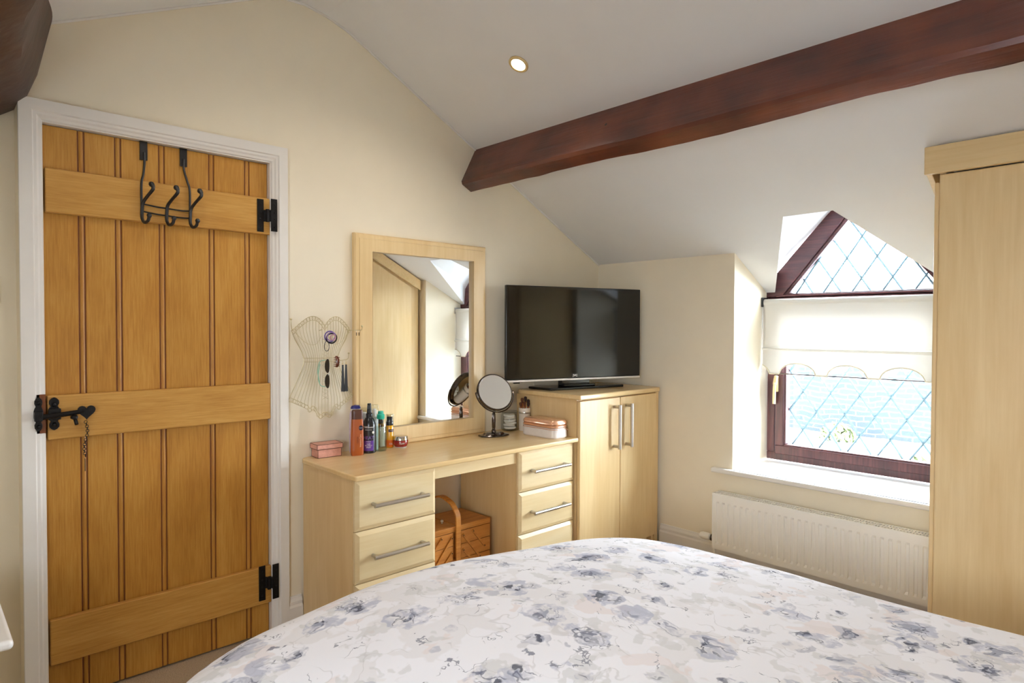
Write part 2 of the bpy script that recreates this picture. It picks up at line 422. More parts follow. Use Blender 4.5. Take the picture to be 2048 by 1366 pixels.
# left wall, outside the view, with a low window that lets daylight across the bed
wy0, wy1, wz0, wz1 = -3.35, -2.15, .90, 1.56
b = MB()
b.poly([(XL, .1, 0), (XL, YF, 0), (XL, YF, wz0), (XL, .1, wz0)]); b.poly([(XL, .1, wz1), (XL, YF, wz1), (XL, YF, 1.76), (XL, .1, 1.76)])
b.poly([(XL, .1, wz0), (XL, wy1, wz0), (XL, wy1, wz1), (XL, .1, wz1)]); b.poly([(XL, YF, wz0), (XL, wy0, wz0), (XL, wy0, wz1), (XL, YF, wz1)])
struct(b.build('wall_left', M['cream']))
b = MB(); b.poly([(XL, YF, 0), (0, YF, 0), (0, YF, ZB)]+[(x, YF, z) for x, z in prof]); struct(b.build('wall_front', M['cream']))
w2 = sempty('window_2', (XL, -2.75, wz0))
b = MB()
for y0, y1, z0, z1 in ((wy0, wy1, wz0, wz0+.05), (wy0, wy1, wz1-.05, wz1), (wy0, wy0+.05, wz0, wz1), (wy1-.05, wy1, wz0, wz1), (-2.775, -2.725, wz0, wz1)):
    b.box(XL-.07, XL-.01, y0, y1, z0, z1)
b.build('window_frame', M['upvc'], w2, bev=.004)

# right wall with the dormer window reveal
YA, YB, SILL = -.94, -1.915, .535
XW = .46
b = MB()
b.poly([(0, .0, 0), (0, YA, 0), (0, YA, ZB), (0, 0, ZB)])
b.poly([(0, YA, 0), (0, YB, 0), (0, YB, SILL), (0, YA, SILL)])
b.poly([(0, YB, 0), (0, YF, 0), (0, YF, ZB), (0, YB, ZB)])
b.poly([(0, YA, SILL), (XW, YA, SILL), (XW, YA, zs(XW)), (0, YA, ZB)])
b.poly([(0, YB, SILL), (XW, YB, SILL), (XW, YB, zs(XW)), (0, YB, ZB)])
b.poly([(0, YA, SILL-.02), (XW, YA, SILL-.02), (XW, YB, SILL-.02), (0, YB, SILL-.02)])
b.poly([(.39, YA+.02, 1.44), (.39, -.965, 1.44), (.39, -.965, 1.52), (.39, YA+.02, 1.52)])
b.poly([(.39, YB-.02, 1.44), (.39, -1.885, 1.44), (.39, -1.885, 1.52), (.39, YB-.02, 1.52)])
struct(b.build('wall_right', M['cream']))

# ceiling: right slope with dormer cut, rounded ridge, left slope
V1 = (-.235, -1.305); V2 = (-.235, -1.53); XD = .47
k = (XD+.235)/(.382+.235)
B1 = (XD, -1.305+(.315)*k); B2 = (XD, -1.53-(.33)*k)
t0 = .235/(XD+.235)
m1 = (0, V1[1]+(B1[1]-V1[1])*t0); m2 = (0, V2[1]+(B2[1]-V2[1])*t0)
P3 = lambda p: (p[0], p[1], zs(p[0]))
b = MB()
ye = .1
b.poly([P3(p) for p in ((-1.7, ye), (-.235, ye), V1, V2, (-.235, YF), (-1.7, YF))])
b.poly([P3(p) for p in ((-.235, ye), (0, ye), m1, V1)])
b.poly([P3(p) for p in (V2, m2, (0, YF), (-.235, YF))])
b.poly([P3(p) for p in ((0, YA), (XD, YA), B1, m1)])
b.poly([P3(p) for p in (m2, B2, (XD, YB), (0, YB))])
for (xa, za), (xb, zb) in zip(prof, prof[1:]):
    b.poly([(xa, ye, za), (xb, ye, zb), (xb, YF, zb), (xa, YF, za)])
# dormer planes
A1 = (XD, -1.302, 1.965); A2 = (XD, -1.533, 1.965)
K1 = (XD, B1[1]-.018, 1.64); K2 = (XD, B2[1]+.018, 1.64)
v1, v2, b1, b2 = P3(V1), P3(V2), P3(B1), P3(B2)
b.poly([v1, K1, A1]); b.poly([v1, b1, K1]); b.poly([v1, A1, A2, v2]); b.poly([v2, A2, K2]); b.poly([v2, K2, b2])
struct(b.build('ceiling', M['ceil']))
# scribed white bead where back wall meets ceiling
b = MB()
pth = [(0.0, zs(0))]+[(x, z) for x, z in prof if x > -2.95]+[(-2.985, 2.278)]
b.tube([(x, -.004, z-.004) for x, z in pth], .005, 6)
struct(b.build('trim_1', M['gloss_white'], smooth=True))

# baseboards
def skirt(name, pts_fn):
    pass
sk = [(0, 0), (.02, 0), (.02, .095), (.015, .105), (.015, .118), (.008, .13), (.006, .14), (0, .14)]
b = MB(); b.prism([(-d, z) for d, z in sk], 'x', -2.085, -2.023); b.prism([(-d, z) for d, z in sk], 'x', -1.62, -1.16)
struct(b.build('baseboard_back', M['gloss_white']))
b = MB(); b.prism([(-d, z) for d, z in sk], 'y', -.49, -1.99)
struct(b.build('baseboard_right', M['gloss_white']))

# window sill board (part of the window)
win = sempty('window_1', (.4, -1.43, SILL))
b = MB(); b.box(-.03, XW, YA-.001, YB+.001, SILL-.022, SILL); b.box(-.04, 0.0, -.83, -1.99, SILL-.026, SILL)
b.build('window_sill', M['gloss_white'], win, bev=.008, seg=3)
# rosewood frame
FX0, FX1 = .382, .46
fy0, fy1, fz0 = -.95, -1.91, .545
def ring(b, x0, x1, ya, yb, za, zb, w):
    b.box(x0, x1, yb, ya, za, za+w); b.box(x0, x1, yb, ya, zb-w, zb)
    b.box(x0, x1, ya-w, ya, za+w, zb-w); b.box(x0, x1, yb, yb+w, za+w, zb-w)
b = MB(); ring(b, FX0, FX1, fy0, fy1, fz0, 1.488, .045); b.build('window_frame', M['upvc'], win, bev=.005)
b = MB(); ring(b, FX0-.012, FX1-.02, fy0-.052, fy1+.052, fz0+.036, 1.44, .05)
ring(b, FX0-.004, FX1-.03, fy0-.098, fy1+.098, fz0+.082, 1.40, .014)
sash = b.build('casement', M['upvc'], win, bev=.006)
# triangular light
def tri_ring(b, x0, x1, o, i):
    for a in range(3):
        c = (a+1) % 3
        b.prism([o[a], o[c], i[c], i[a]], 'x', x0, x1)
o3 = [(-.865, 1.474), (-2.007, 1.474), (-1.436, 2.10)]
i3 = [(-1.035, 1.494), (-1.837, 1.494), (-1.436, 1.985)]
j3 = [(-1.062, 1.500), (-1.81, 1.500), (-1.436, 1.955)]
b = MB(); tri_ring(b, FX0, FX1, o3, i3); tri_ring(b, FX0+.012, FX1, i3, j3)
b.build('window_frame', M['upvc_y'], win, bev=.003)
b = MB(); b.box(.428, .434, -1.82, -1.045, .61, 1.41); b.build('pane', M['glass'], win)
b = MB(); b.prism([(-1.045, 1.492), (-1.825, 1.492), (-1.436, 1.97)], 'x', .428, .434); b.build('pane', M['glass'], win)
# leading: diamonds clipped to the panes
def clip(p, q, inside):
    a, c = None, None; n = 60; pts = [(p[0]+(q[0]-p[0])*i/n, p[1]+(q[1]-p[1])*i/n) for i in range(n+1)]
    ins = [t for t in pts if inside(t)]
    return (ins[0], ins[-1]) if len(ins) > 1 else None
def leading(inside, y0, z0, dx=.148, dz=.222):
    b = MB()
    for s in (1, -1):
        for i in range(-14, 15):
            yc = y0+i*dx
            p = (yc-s*2*dx, z0-2*dz); q = (yc+s*2*dx+s*dx, z0+3*dz)
            # many samples for a clean clip
            n = 400; pts = [(p[0]+(q[0]-p[0])*t/n, p[1]+(q[1]-p[1])*t/n) for t in range(n+1)]
            ins = [t for t in pts if inside(t)]
            if len(ins) > 2:
                b.tube([(.425, ins[0][0], ins[0][1]), (.425, ins[-1][0], ins[-1][1])], .0052, 4)
    return b
lo = leading(lambda t: -1.806 < t[0] < -1.062 and .62 < t[1] < 1.395, -1.436, .95)
lo.build('leading', M['lead'], win)
def intri(t): return t[1] > 1.5 and t[1] < 1.955-1.2166*abs(t[0]+1.436)
leading(intri, -1.436, 1.57).build('leading', M['lead'], win)
# handle on the casement
b = MB(); b.box(.352, .372, -1.024, -1.004, .94, 1.03); b.tube(bez([(.358, -1.014, 1.03), (.345, -1.014, 1.0), (.340, -1.012, .96), (.346, -1.008, .90), (.345, -1.008, .87)], 5), [.012]*8+[.0095]*13, 8)
h = b.build('handle', M['brass'], sash, bev=.002); h['label'] = 'pale gold window handle'

# roller blind
bl = thing('roller_blind', (.33, -1.43, 1.465), 'cream roller blind with a scalloped lower edge, pulled halfway down in the window recess', 'blind')
b = MB(); b.tube([(.335, -.953, 1.448), (.335, -1.905, 1.448)], .021, 16); b.build('roller', M['blind'], bl, smooth=True)
b = MB()
ys = [-.953-.952*i/190 for i in range(191)]
def hem(y):
    t = abs(((y+1.15+.1285) % .257)-.1285)
    return 1.045+.062*math.sqrt(max(0, 1-(t/.098)**2))**1.0 if t < .098 else 1.045
zz = [1.462, 1.44, 1.4, 1.3, 1.2]
b.grid(lambda u, v: (.317+.006*sin(PI*u)+.0015*sin(9*v), -.953-.952*v, 1.462-(1.462-1.19)*u), 12, 60)
b.build('fabric', M['blind'], bl, smooth=True, solid=.0015)
b = MB(); b.tube([(.312, -.953, 1.183), (.312, -1.905, 1.183)], .0075, 10); b.build('batten_pocket', M['blind'], bl, smooth=True)
b = MB()
for i in range(190):
    ya, yb_ = ys[i], ys[i+1]
    b.poly([(.316, ya, 1.186), (.316, yb_, 1.186), (.316, yb_, hem(yb_)), (.316, ya, hem(ya))])
b.build('scalloped_valance', M['blind'], bl, solid=.0015)
b = MB(); b.tube([(.313, y, hem(y)) for y in ys], .003, 5); b.build('braid_trim', plain('cream_braid', srgb(214, 204, 180), .8), bl, smooth=True)
b = MB(); b.tube([(.322, -.99, 1.047), (.322, -1.90, 1.047)], .0035, 8); b.build('pull_bar', M['chrome'], bl, smooth=True)
for y in (-.946, -1.909):
    b = MB(); b.box(.31, .352, y-.004, y+.004, 1.425, 1.478); b.box(.325, .378, y-.006, y-.0005 if y > -1 else y+.006, 1.468, 1.478); b.build('bracket', M['matblack'] if y > -1 else M['steel'], bl, bev=.001)
b = MB()
for i in range(60): b.ball((.318, -.947, 1.42-.0066*i), .0022, 6)
b.build('bead_chain', M['silver'], bl)

# ------------------------------------------------------------------ door, casing
door = sempty('door_1', (-2.54, .02, 0))
dx0, dx1 = -2.921, -2.158
joints = [-2.812, -2.700, -2.557, -2.379, -2.240]
b = MB()
edges = [dx0]+joints+[dx1]
yf = .02
for i in range(6):
    a, c = edges[i], edges[i+1]
    g = random.uniform(-.5, .5)
    b.tint = (1+.10*g, 1+.10*g, 1+.12*g)
    xa = a+(.012 if i else 0); xc = c-(.012 if i < 5 else 0)
    # flat plank with a V groove each side and a bead at each joint
    b.box(xa, xc, yf, yf+.038, .008, 1.978)
    if i < 5:
        pts = [(xc, yf+.02), (xc, yf), (xc+.0035, yf+.009), (xc+.006, yf+.002), (xc+.010, yf-.0005), (xc+.014, yf-.0005), (xc+.018, yf+.002), (xc+.0205, yf+.009), (xc+.024, yf), (xc+.024, yf+.02)]
        b.cur = 0
        b.prism(pts, 'z', .008, 1.978)
    b.tint = None
# dark brown strips along the grooves
b.cur = 1
for j in joints:
    for s_ in (-1, 1): b.box(j+s_*.0088-.0021, j+s_*.0088+.0021, yf+.0030, yf+.012, .008, 1.978)
b.cur = 0
b.build('plank_panel', [M['oak'], M['oak_groove']], door)
for z0, z1 in ((1.683, 1.833), (.915, 1.066), (.142, .299)):
    b = MB(); b.box(dx0+.002, dx1+.004, yf-.024, yf-.0005, z0, z1); b.build('ledge', M['oak_x'], door, bev=.005)
# H hinges
for z0, z1 in ((1.692, 1.826), (.160, .305)):
    zc = (z0+z1)/2
    b = MB(); b.box(-2.209, -2.182, -.0075, -.0035, z0, z1); b.box(-2.160, -2.134, -.0295, -.0245, z0+.003, z1+.003)
    b.prism([(-2.182, -.0075), (-2.160, -.0295), (-2.160, -.0245), (-2.182, -.0035)], 'z', zc-.024, zc+.024)
    b.tube([(-2.172, -.021, zc-.026), (-2.172, -.021, zc+.026)], .0075, 10)
    for q in (.15, .4, .6, .85):
        z = z0+(z1-z0)*q; b.ball((-2.196, -.008, z), .0035, 8); b.ball((-2.146, -.030, z), .0035, 8)
    b.build('hinge', M['iron'], door, bev=.001)
# latch
lt = sempty('x'); bpy.data.objects.remove(lt)
def leaf(xc, y, w, z0, z1):
    zc = (z0+z1)/2; h = (z1-z0)/2; out = []
    prof_ = [(-1, 0), (-.93, .45), (-.8, .8), (-.62, .85), (-.45, .55), (-.38, .75), (-.2, 1), (.2, 1), (.38, .75), (.45, .55), (.62, .85), (.8, .8), (.93, .45), (1, 0)]
    return [(xc+w*k_, zc+h*t) for t, k_ in prof_]+[(xc-w*k_, zc+h*t) for t, k_ in prof_[-2:0:-1]]
b = MB(); b.prism(leaf(-2.901, 0, .017, .948, 1.060), 'y', -.012, -.004); b.ball((-2.901, -.013, 1.035), .008, 10); b.ball((-2.901, -.013, .968), .008, 10)
b.box(-2.918, -2.884, -.026, -.010, .985, 1.022)
latch = b.build('latch', M['iron'], door, bev=.0015)
b = MB(); b.tube([(-2.958, -.030, .997), (-2.90, -.032, 1.000), (-2.86, -.031, 1.004), (-2.82, -.028, 1.008)], [.0095, .0085, .0085, .0075], 10)
b.build('latch_bar', M['iron'], latch, smooth=True)
hp = []
for i in range(28):
    t = 2*PI*i/28; hp.append((-2.812+.0018*16*sin(t)**3*.92, 1.006+.0017*(13*cos(t)-5*cos(2*t)-2*cos(3*t)-cos(4*t))))
b = MB(); b.prism(hp, 'y', -.034, -.026); b.build('heart_end', M['iron'], latch, bev=.002)
b = MB(); b.lathe([(.006, 0), (.011, -.004), (.011, -.012), (.005, -.016)], (-2.848, -.032, .998), 10); b.tube([(-2.846, -.032, .985), (-2.843, -.044, .966)], .006, 8); b.build('thumb_piece', M['iron'], latch, smooth=True)
b = MB()
for i in range(16):
    z = .968-.0078*i; x = -2.812+.005*sin(i*.4)
    rot = Matrix.Rotation((i % 2)*1.2+.3, 3, 'Z')
    b.torus((x, -.013, z), .0052, .0011, 'y', 10, 5, rot)
b.tube([(-2.815, -.013, .842), (-2.815, -.013, .797)], .0013, 6)
b.build('chain', M['iron'], latch, smooth=True)
# door casing (trim) with mouldings, mitred
tr = sempty('trim_2', (-2.54, 0, 0))
cas_prof = [(0, .0), (0, .022), (.036, .022), (.040, .017), (.048, .017), (.054, .012), (.062, .010), (.066, .004), (.066, .0)]  # (in from outer edge, out from wall)
cx0, cx1, cz = -2.99, -2.085, 2.05
b = MB()
def cas(u, v):  # u offset inwards
    return [(cx0+u, -v, 0), (cx0+u, -v, cz-u), (cx1-u, -v, cz-u), (cx1-u, -v, 0)]
L_ = [cas(u, v) for u, v in cas_prof]
for p, q in zip(L_, L_[1:]):
    for i in range(3): b.poly([p[i], p[i+1], q[i+1], q[i]])
# jamb lining and stop behind the casing
for x0, x1 in ((cx0+.05, dx0-.003), (dx1+.003, cx1-.05)): b.box(x0, x1, -.004, .10, 0, 1.99)
b.box(cx0+.05, cx1-.05, -.004, .10, 1.981, 2.01)
b.box(dx0-.003, dx1+.003, .062, .075, 0, 1.99)
b.build('door_casing', M['gloss_white'], tr)
b = MB(); b.box(-2.962, -2.9255, -.017, -.0125, .942, 1.072); kp = b.build('latch_recess', M['oak_groove'], tr)
b = MB(); b.prism(leaf(-2.946, 0, .013, .950, 1.064), 'y', -.026, -.016); b.box(-2.958, -2.936, -.040, -.024, .985, 1.016); b.ball((-2.946, -.027, 1.045), .007, 8); b.ball((-2.946, -.027, .966), .007, 8)
b.build('latch_keeper', M['iron'], tr, bev=.0015)

# over-door hooks
hk = thing('over_door_hook_rack', (-2.54, .02, 1.98), 'black iron hook rack with three double hooks hung over the top of the door', 'hook rack')
for xs in (-2.618, -2.482):
    b = MB(); b.box(xs-.0125, xs+.0125, .0135, .0195, 1.913, 1.981); b.box(xs-.0125, xs+.0125, .0135, .06, 1.9785, 1.9808); b.build('hanger_strap', M['matblack'], hk)
for xs, xe in ((-2.617, -2.632), (-2.482, -2.468)):
    b = MB(); b.tube(bez([(xs, .012, 1.94), (xs, .010, 1.90), ((xs+xe)/2, -.004, 1.855), (xe, -.010, 1.82), (xe, -.0105, 1.74), (xe, -.011, 1.71)], 6), .0042, 8); b.build('wire', M['matblack'], hk, smooth=True)
for z0 in (1.741, 1.714):
    b = MB(); b.tube(bez([(-2.632, -.012, z0+.006), (-2.58, -.010, z0+.001), (-2.55, -.011, z0), (-2.50, -.010, z0-.002), (-2.468, -.012, z0)], 6), .003, 6); b.build('crossbar', M['matblack'], hk, smooth=True)
for xe in (-2.632, -2.550, -2.468):
    b = MB()
    dxk = .012
    b.tube(bez([(xe+.02, -.070, 1.812), (xe+.022, -.074, 1.800), (xe+.020, -.074, 1.790), (xe+.010, -.045, 1.770), (xe+.002, -.022, 1.750), (xe, -.016, 1.725), (xe, -.016, 1.695), (xe+.004, -.030, 1.678), (xe+.010, -.052, 1.682), (xe+.012, -.060, 1.698)], 5),
           [.0075, .0075, .0078, .0078, .007]+[.0062]*8+[.0058]*33, 8)
    b.ball((xe+.019, -.066, 1.812), .0100, 10); b.ball((xe+.012, -.061, 1.700), .0090, 10)
    b.build('hook', M['matblack'], hk, smooth=True)

# light switch on left strip
sw = thing('light_switch', (-3.07, .08, 1.41), 'white light switch at the left edge beside the oak door', 'light switch')
b = MB(); b.box(-3.118, -3.034, .068, .0795, 1.375, 1.461); b.build('plate', M['gloss_white'], sw, bev=.003)
b = MB(); b.box(-3.084, -3.068, .063, .069, 1.405, 1.431); b.build('rocker', M['gloss_white'], sw, bev=.001)

# white bedside table at the left edge
bt = thing('bedside_table', (-3.32, -.62, 0), 'white painted bedside table whose rounded top corner shows at the left edge', 'bedside table')
b = MB(); b.box(-3.56, -3.096, -.853, -.40, .577, .600); b.build('table_top', M['gloss_white'], bt, bev=.010, seg=4)
b = MB(); b.box(-3.53, -3.13, -.825, -.43, .08, .575); b.build('body', M['gloss_white'], bt, bev=.003)
for z in (.1, .34):
    b = MB(); b.box(-3.51, -3.15, -.842, -.8255, z, z+.22); d_ = b.build('drawer', M['gloss_white'], bt, bev=.004)
    b = MB(); b.ball((-3.33, -.855, z+.11), .014, 12); b.build('knob', M['steel'], d_, smooth=True)
for x in (-3.51, -3.17):
    for y in (-.81, -.47): b = MB(); b.box(x, x+.035, y, y+.035, 0, .08); b.build('leg', M['gloss_white'], bt)

# ------------------------------------------------------------------ beams
def beam(name, sign, xa, label):
    """section perpendicular to the slope; wavy edges"""
    ca = Vector((1, -SL)).normalized(); nn = Vector((-ca.y, ca.x))*-1  # into the room
    nn = Vector((-.4614, -.8872))
    b = MB(); n = 110; ys = [.075-i*(4.5/n) for i in range(n+1)]
    rows = []
    for i, y in enumerate(ys):
        d = .225+.006*noise.noise(Vector((y*1.3, 3, 0)))*2+.004*noise.noise(Vector((y*7, 9, 0)))
        w = .085+.010*noise.noise(Vector((y*1.7, 5, 2)))+.004*noise.noise(Vector((y*9, 1, 2)))
        if sign > 0 and -1.05 < y < -.95: w -= .0
        c = .012+.006*noise.noise(Vector((y*5, 0, 7)))
        O = Vector((xa+.0, zs(xa)+.01))
        q = [O-nn*.03, O+nn*(d-c), O+nn*d+ca*c, O+nn*d+ca*(w-c*.6), O+nn*(d-c*.6)+ca*w, O-nn*.03+ca*w]
        q = [(p.x, p.y) for p in q]
        if sign < 0: q = [(-4.1-x, z-.001) for x, z in q]
        rows.append([(x, y, z) for x, z in q])
    o = len(b.v)
    for r in rows: b.v += r
    m = 6
    for i in range(n):
        for j in range(m):
            j2 = (j+1) % m; b._f([o+i*m+j, o+i*m+j2, o+(i+1)*m+j2, o+(i+1)*m+j])
    b._f(list(range(o, o+m))); b._f(list(range(o+n*m, o+n*m+m)))
    ob = b.build(name, M['beam'], smooth=False)
    for p in ob.data.polygons: p.use_smooth = True
    ob.data.set_sharp_from_angle(angle=math.radians(28))
    tag(ob, label, 'beam'); return ob
beam('ceiling_beam', 1, -1.035, 'long dark red-brown timber beam under the sloping ceiling above the television')
# left purlin, thicker and more gnarled; its shade is in the darker colour
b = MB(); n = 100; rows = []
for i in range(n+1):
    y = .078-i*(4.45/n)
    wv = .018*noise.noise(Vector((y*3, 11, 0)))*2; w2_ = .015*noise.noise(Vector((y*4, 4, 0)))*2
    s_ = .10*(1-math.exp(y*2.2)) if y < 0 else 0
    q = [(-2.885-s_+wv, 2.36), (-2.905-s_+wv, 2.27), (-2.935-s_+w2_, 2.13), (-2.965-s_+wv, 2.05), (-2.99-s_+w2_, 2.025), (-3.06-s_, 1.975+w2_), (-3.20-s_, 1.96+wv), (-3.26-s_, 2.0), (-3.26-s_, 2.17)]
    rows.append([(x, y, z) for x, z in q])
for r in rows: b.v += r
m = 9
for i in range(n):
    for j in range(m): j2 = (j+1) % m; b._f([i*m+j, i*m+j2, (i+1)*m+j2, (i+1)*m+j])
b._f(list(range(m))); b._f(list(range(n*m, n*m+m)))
ob = b.build('ceiling_beam', M['beam_shaded'])
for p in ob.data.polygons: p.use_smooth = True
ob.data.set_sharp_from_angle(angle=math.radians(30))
tag(ob, 'gnarled brown beam with shade painted in at the top left above the door corner', 'beam')

# downlight
nrm = Vector((-.4614, 0, -.8872)); tx = Vector((.8872, 0, -.4614)); ty = Vector((0, 1, 0))
def downlight(name, x, y, label, on_left=False, power=8, main=False):
    z = zs(x)
    if on_left:
        z = 2.318+(x+2.9)*.465
        n_ = Vector((.4216, 0, -.9068)); t_ = Vector((.9068, 0, .4216))
    else: n_, t_ = nrm, tx
    o = thing(name, (x, y, z), label, 'ceiling light')
    R = Matrix((t_, ty if not on_left else ty, -n_)).transposed()
    def bl(prof, c=0):
        b = MB(); n = 28; m_ = len(prof)
        for r, h in prof:
            for k_ in range(n):
                a = 2*PI*k_/n; b.v.append(tuple(R @ Vector((r*cos(a), r*sin(a), -h))))
        for i in range(m_-1):
            for k_ in range(n): k2 = (k_+1) % n; b._f([i*n+k_, i*n+k2, (i+1)*n+k2, (i+1)*n+k_])
        if c: b._f([(m_-1)*n+k_ for k_ in range(n)])
        return b
    bl([(.044, .0), (.044, .004), (.040, .007), (.032, .006), (.031, .002)]).build('bezel', plain('brass_bezel', srgb(214, 190, 140), .3, metal=.6), o, smooth=True, local=True)
    bl([(.031, .003), (.02, .0035), (.005, .004)], 1).build('lamp', M['lamp'], o, smooth=True, local=True)
    ld = bpy.data.lights.new('downlight_lamp', 'SPOT'); ld.energy = power; ld.color = (1, .90, .78); ld.spot_size = math.radians(150); ld.spot_blend = .9; ld.shadow_soft_size = .03
    lo_ = bpy.data.objects.new('downlight_lamp', ld); COL.objects.link(lo_); lo_.parent = o; lo_.location = n_*.02
    lo_.rotation_euler = n_.to_track_quat('-Z', 'Y').to_euler()
    return o
downlight('ceiling_downlight', -1.362, -.668, 'lit recessed spotlight in the sloping ceiling left of the long beam', power=16)
downlight('ceiling_downlight', -2.75, -.75, 'lit recessed spotlight in the left slope above the door side of the bed', True, power=15)
downlight('ceiling_downlight', -1.362, -3.0, 'unseen recessed spotlight added in the right slope above the bed head', power=12)  # this and the next: unseen downlights behind the camera, added as warm light
downlight('ceiling_downlight', -2.75, -3.0, 'unseen recessed spotlight added in the left slope above the bed head', True, power=12)

# ------------------------------------------------------------------ fitted furniture
def bar_handle(parent, p0, p1, out, r=.006, stand=.03):
    """bar between p0 and p1 on face, standing off along out"""
    p0, p1, out = Vector(p0), Vector(p1), Vector(out); d = (p1-p0).normalized()
    b = MB(); a, c = p0+out*stand, p1+out*stand
    b.tube([a, c], r, 14)
    for q in (p0+d*.012, p1-d*.012):
        b.tube([q, q+out*stand], r*.9, 10)
    return b.build('handle', M['steel'], parent, smooth=True)
def drawer_front(parent, x0, x1, z0, z1, y, handle=True):
    b = MB(); yb = y+.020
    w = .016
    # raised, chamfered face
    f0 = [(x0, yb, z0), (x1, yb, z0), (x1, yb, z1), (x0, yb, z1)]
    f1 = [(x0, y+.008, z0), (x1, y+.008, z0), (x1, y+.008, z1), (x0, y+.008, z1)]
    f2 = [(x0+w, y, z0+w), (x1-w, y, z0+w), (x1-w, y, z1-w), (x0+w, y, z1-w)]
    b.poly(f0[::-1]); b.poly(f2)
    for p, q in ((f0, f1), (f1, f2)):
        for i in range(4): j = (i+1) % 4; b.poly([p[i], p[j], q[j], q[i]])
    o = b.build('drawer', M['maple_x2'], parent)
    if handle:
        xc = (x0+x1)/2; zc = (z0+z1)/2
        bar_handle(o, (xc-.128, y, zc), (xc+.128, y, zc), (0, -1, 0), .0078, .036)
    return o
M['maple_x2'] = wood('maple_drawer', srgb(221, 196, 149), srgb(226, 204, 159), srgb(231, 211, 170), 'x', fine=40, rough=.35, broad=4, mott=.6, bmp=.01)
FY = -.462
def drawer_unit(x0, x1, label, n):
    o = thing('drawer_unit', ((x0+x1)/2, -.23, 0), label, 'drawers')
    b = MB(); t = .018
    b.box(x0, x0+t, FY+.022, -.022, 0, .7125); b.box(x1-t, x1, FY+.022, -.022, 0, .7125)
    b.box(x0+t, x1-t, -.04, -.022, 0, .7125); b.box(x0+t, x1-t, FY+.03, -.04, .02, .05); b.box(x0+t, x1-t, FY+.022, -.04, .70, .7125)
    b.build('carcass', M['maple'], o)
    b = MB(); b.box(x0+t, x1-t, FY+.05, FY+.065, 0, .09); b.build('plinth', M['maple_x2'], o)
    for z0, z1 in ((.514, .708), (.309, .510), (.100, .305)):
        drawer_front(o, x0+.003, x1-.003, z0, z1, FY)
    return o
drawer_unit(-2.022, -1.636, 'pale maple drawer unit on the left of the dressing table, nearest the door', 3)
drawer_unit(-1.152, -.752, 'pale maple drawer unit on the right of the dressing table, against the television cupboard', 3)
dt = thing('dressing_table_top', (-1.39, -.24, .72), 'long pale maple dressing table top with a rounded left end spanning the two drawer units', 'dressing table')
pts = []
x0, x1, y0, y1 = -2.032, -.7475, -.485, -.001
cr = .012
for i in range(7):
    a = PI/2+PI/2*i/6; pts.append((x0+.045+.045*cos(a), y1-.045+.045*sin(a)))
for i in range(5):
    a = PI+PI/2*i/4; pts.append((x0+.008+.008*cos(a), y0+.008+.008*sin(a)))
pts += [(x1, y0), (x1, y1)]
b = MB(); b.prism(pts, 'z', .713, .735); b.build('top', M['maple_x'], dt, bev=.006, seg=3)
b = MB(); b.box(-1.6355, -1.1525, -.442, -.424, .655, .7125); b.build('apron', M['maple_x2'], dt)

cab = thing('cupboard', (-.4, -.24, 0), 'pale maple two-door cupboard in the corner carrying the television', 'cupboard')
b = MB(); t = .018; cx_0, cx_1, cy = -.746, -.055, -.468
b.box(cx_0, cx_0+t, cy, -.022, 0, .928); b.box(cx_1-t, cx_1, cy, -.022, 0, .928); b.box(cx_0+t, cx_1-t, -.04, -.022, 0, .928)
b.box(cx_0+t, cx_1-t, cy, -.04, .08, .1); b.box(cx_0+t, cx_1-t, cy, -.04, .91, .928); b.build('carcass', M['maple'], cab)
b = MB(); b.box(cx_1+.0, -.022, cy-.01, cy+.008, 0, .928); b.build('filler_strip', M['maple'], cab)
b = MB(); b.box(cx_0+t, cx_1-t, cy+.03, cy+.045, 0, .08); b.build('plinth', M['maple'], cab)
pts = []
x0, x1, y0, y1 = -.760, -.0225, -.505, -.0225
for i in range(6): a = PI/2+PI/2*i/5; pts.append((x0+.04+.04*cos(a), y1-.04+.04*sin(a)))
pts += [(x0, y0), (x1-.03, y0), (x1-.01, y0+.01), (x1, y0+.03), (x1, y1)]
b = MB(); b.prism(pts, 'z', .9285, .955); b.build('top', M['maple_x'], cab, bev=.008, seg=3)
xm = -.403
for i, (x0, x1) in enumerate(((cx_0+.001, xm-.002), (xm+.002, cx_1-.001))):
    b = MB(); b.box(x0, x1, cy-.022, cy-.002, .085, .922); d_ = b.build('door', M['maple'], cab, bev=.005, seg=3)
    xh = x1-.055 if i == 0 else x0+.050
    bar_handle(d_, (xh, cy-.022, .645), (xh, cy-.022, .885), (0, -1, 0), .0092, .040)

# wardrobe (front faces -x, side panel under the slope)
wd = thing('wardrobe', (-.25, -3, 0), 'tall fitted maple wardrobe beside the window at the right edge', 'wardrobe')
wx, wy = -.486, -1.997
ztop = lambda x: zs(x)-.012
b = MB(); b.prism([(wx, 0), (-.022, 0), (-.022, ztop(-.022)), (wx, ztop(wx))], 'y', wy, wy-.02)
b.prism([(wx, 0), (-.022, 0), (-.022, ztop(-.022)), (wx, ztop(wx))], 'y', YF+.02, YF+.04)
b.box(-.045, -.022, YF+.04, wy-.02, 0, ztop(-.022)-.02)
b.box(wx+.002, -.045, YF+.04, wy-.02, .08, .1)
b.build('carcass', M['maple'], wd)
b = MB(); b.prism([(wx+.004, .12), (-.105, .12), (-.105, ztop(-.105)-.105), (wx+.004, ztop(wx)-.105)], 'y', wy+.001, wy+.017)
b.build('side_panel', M['maple'], wd, bev=.004)
b = MB(); b.prism([(wx-.024, ztop(wx-.024)), (-.022, ztop(-.022)), (-.022, ztop(-.022)-.085), (wx-.024, ztop(wx-.024)-.085)], 'y', wy+.0205, wy+.040)
b.box(wx-.044, wx-.022, YF+.02, wy+.040, 1.868, 1.968)
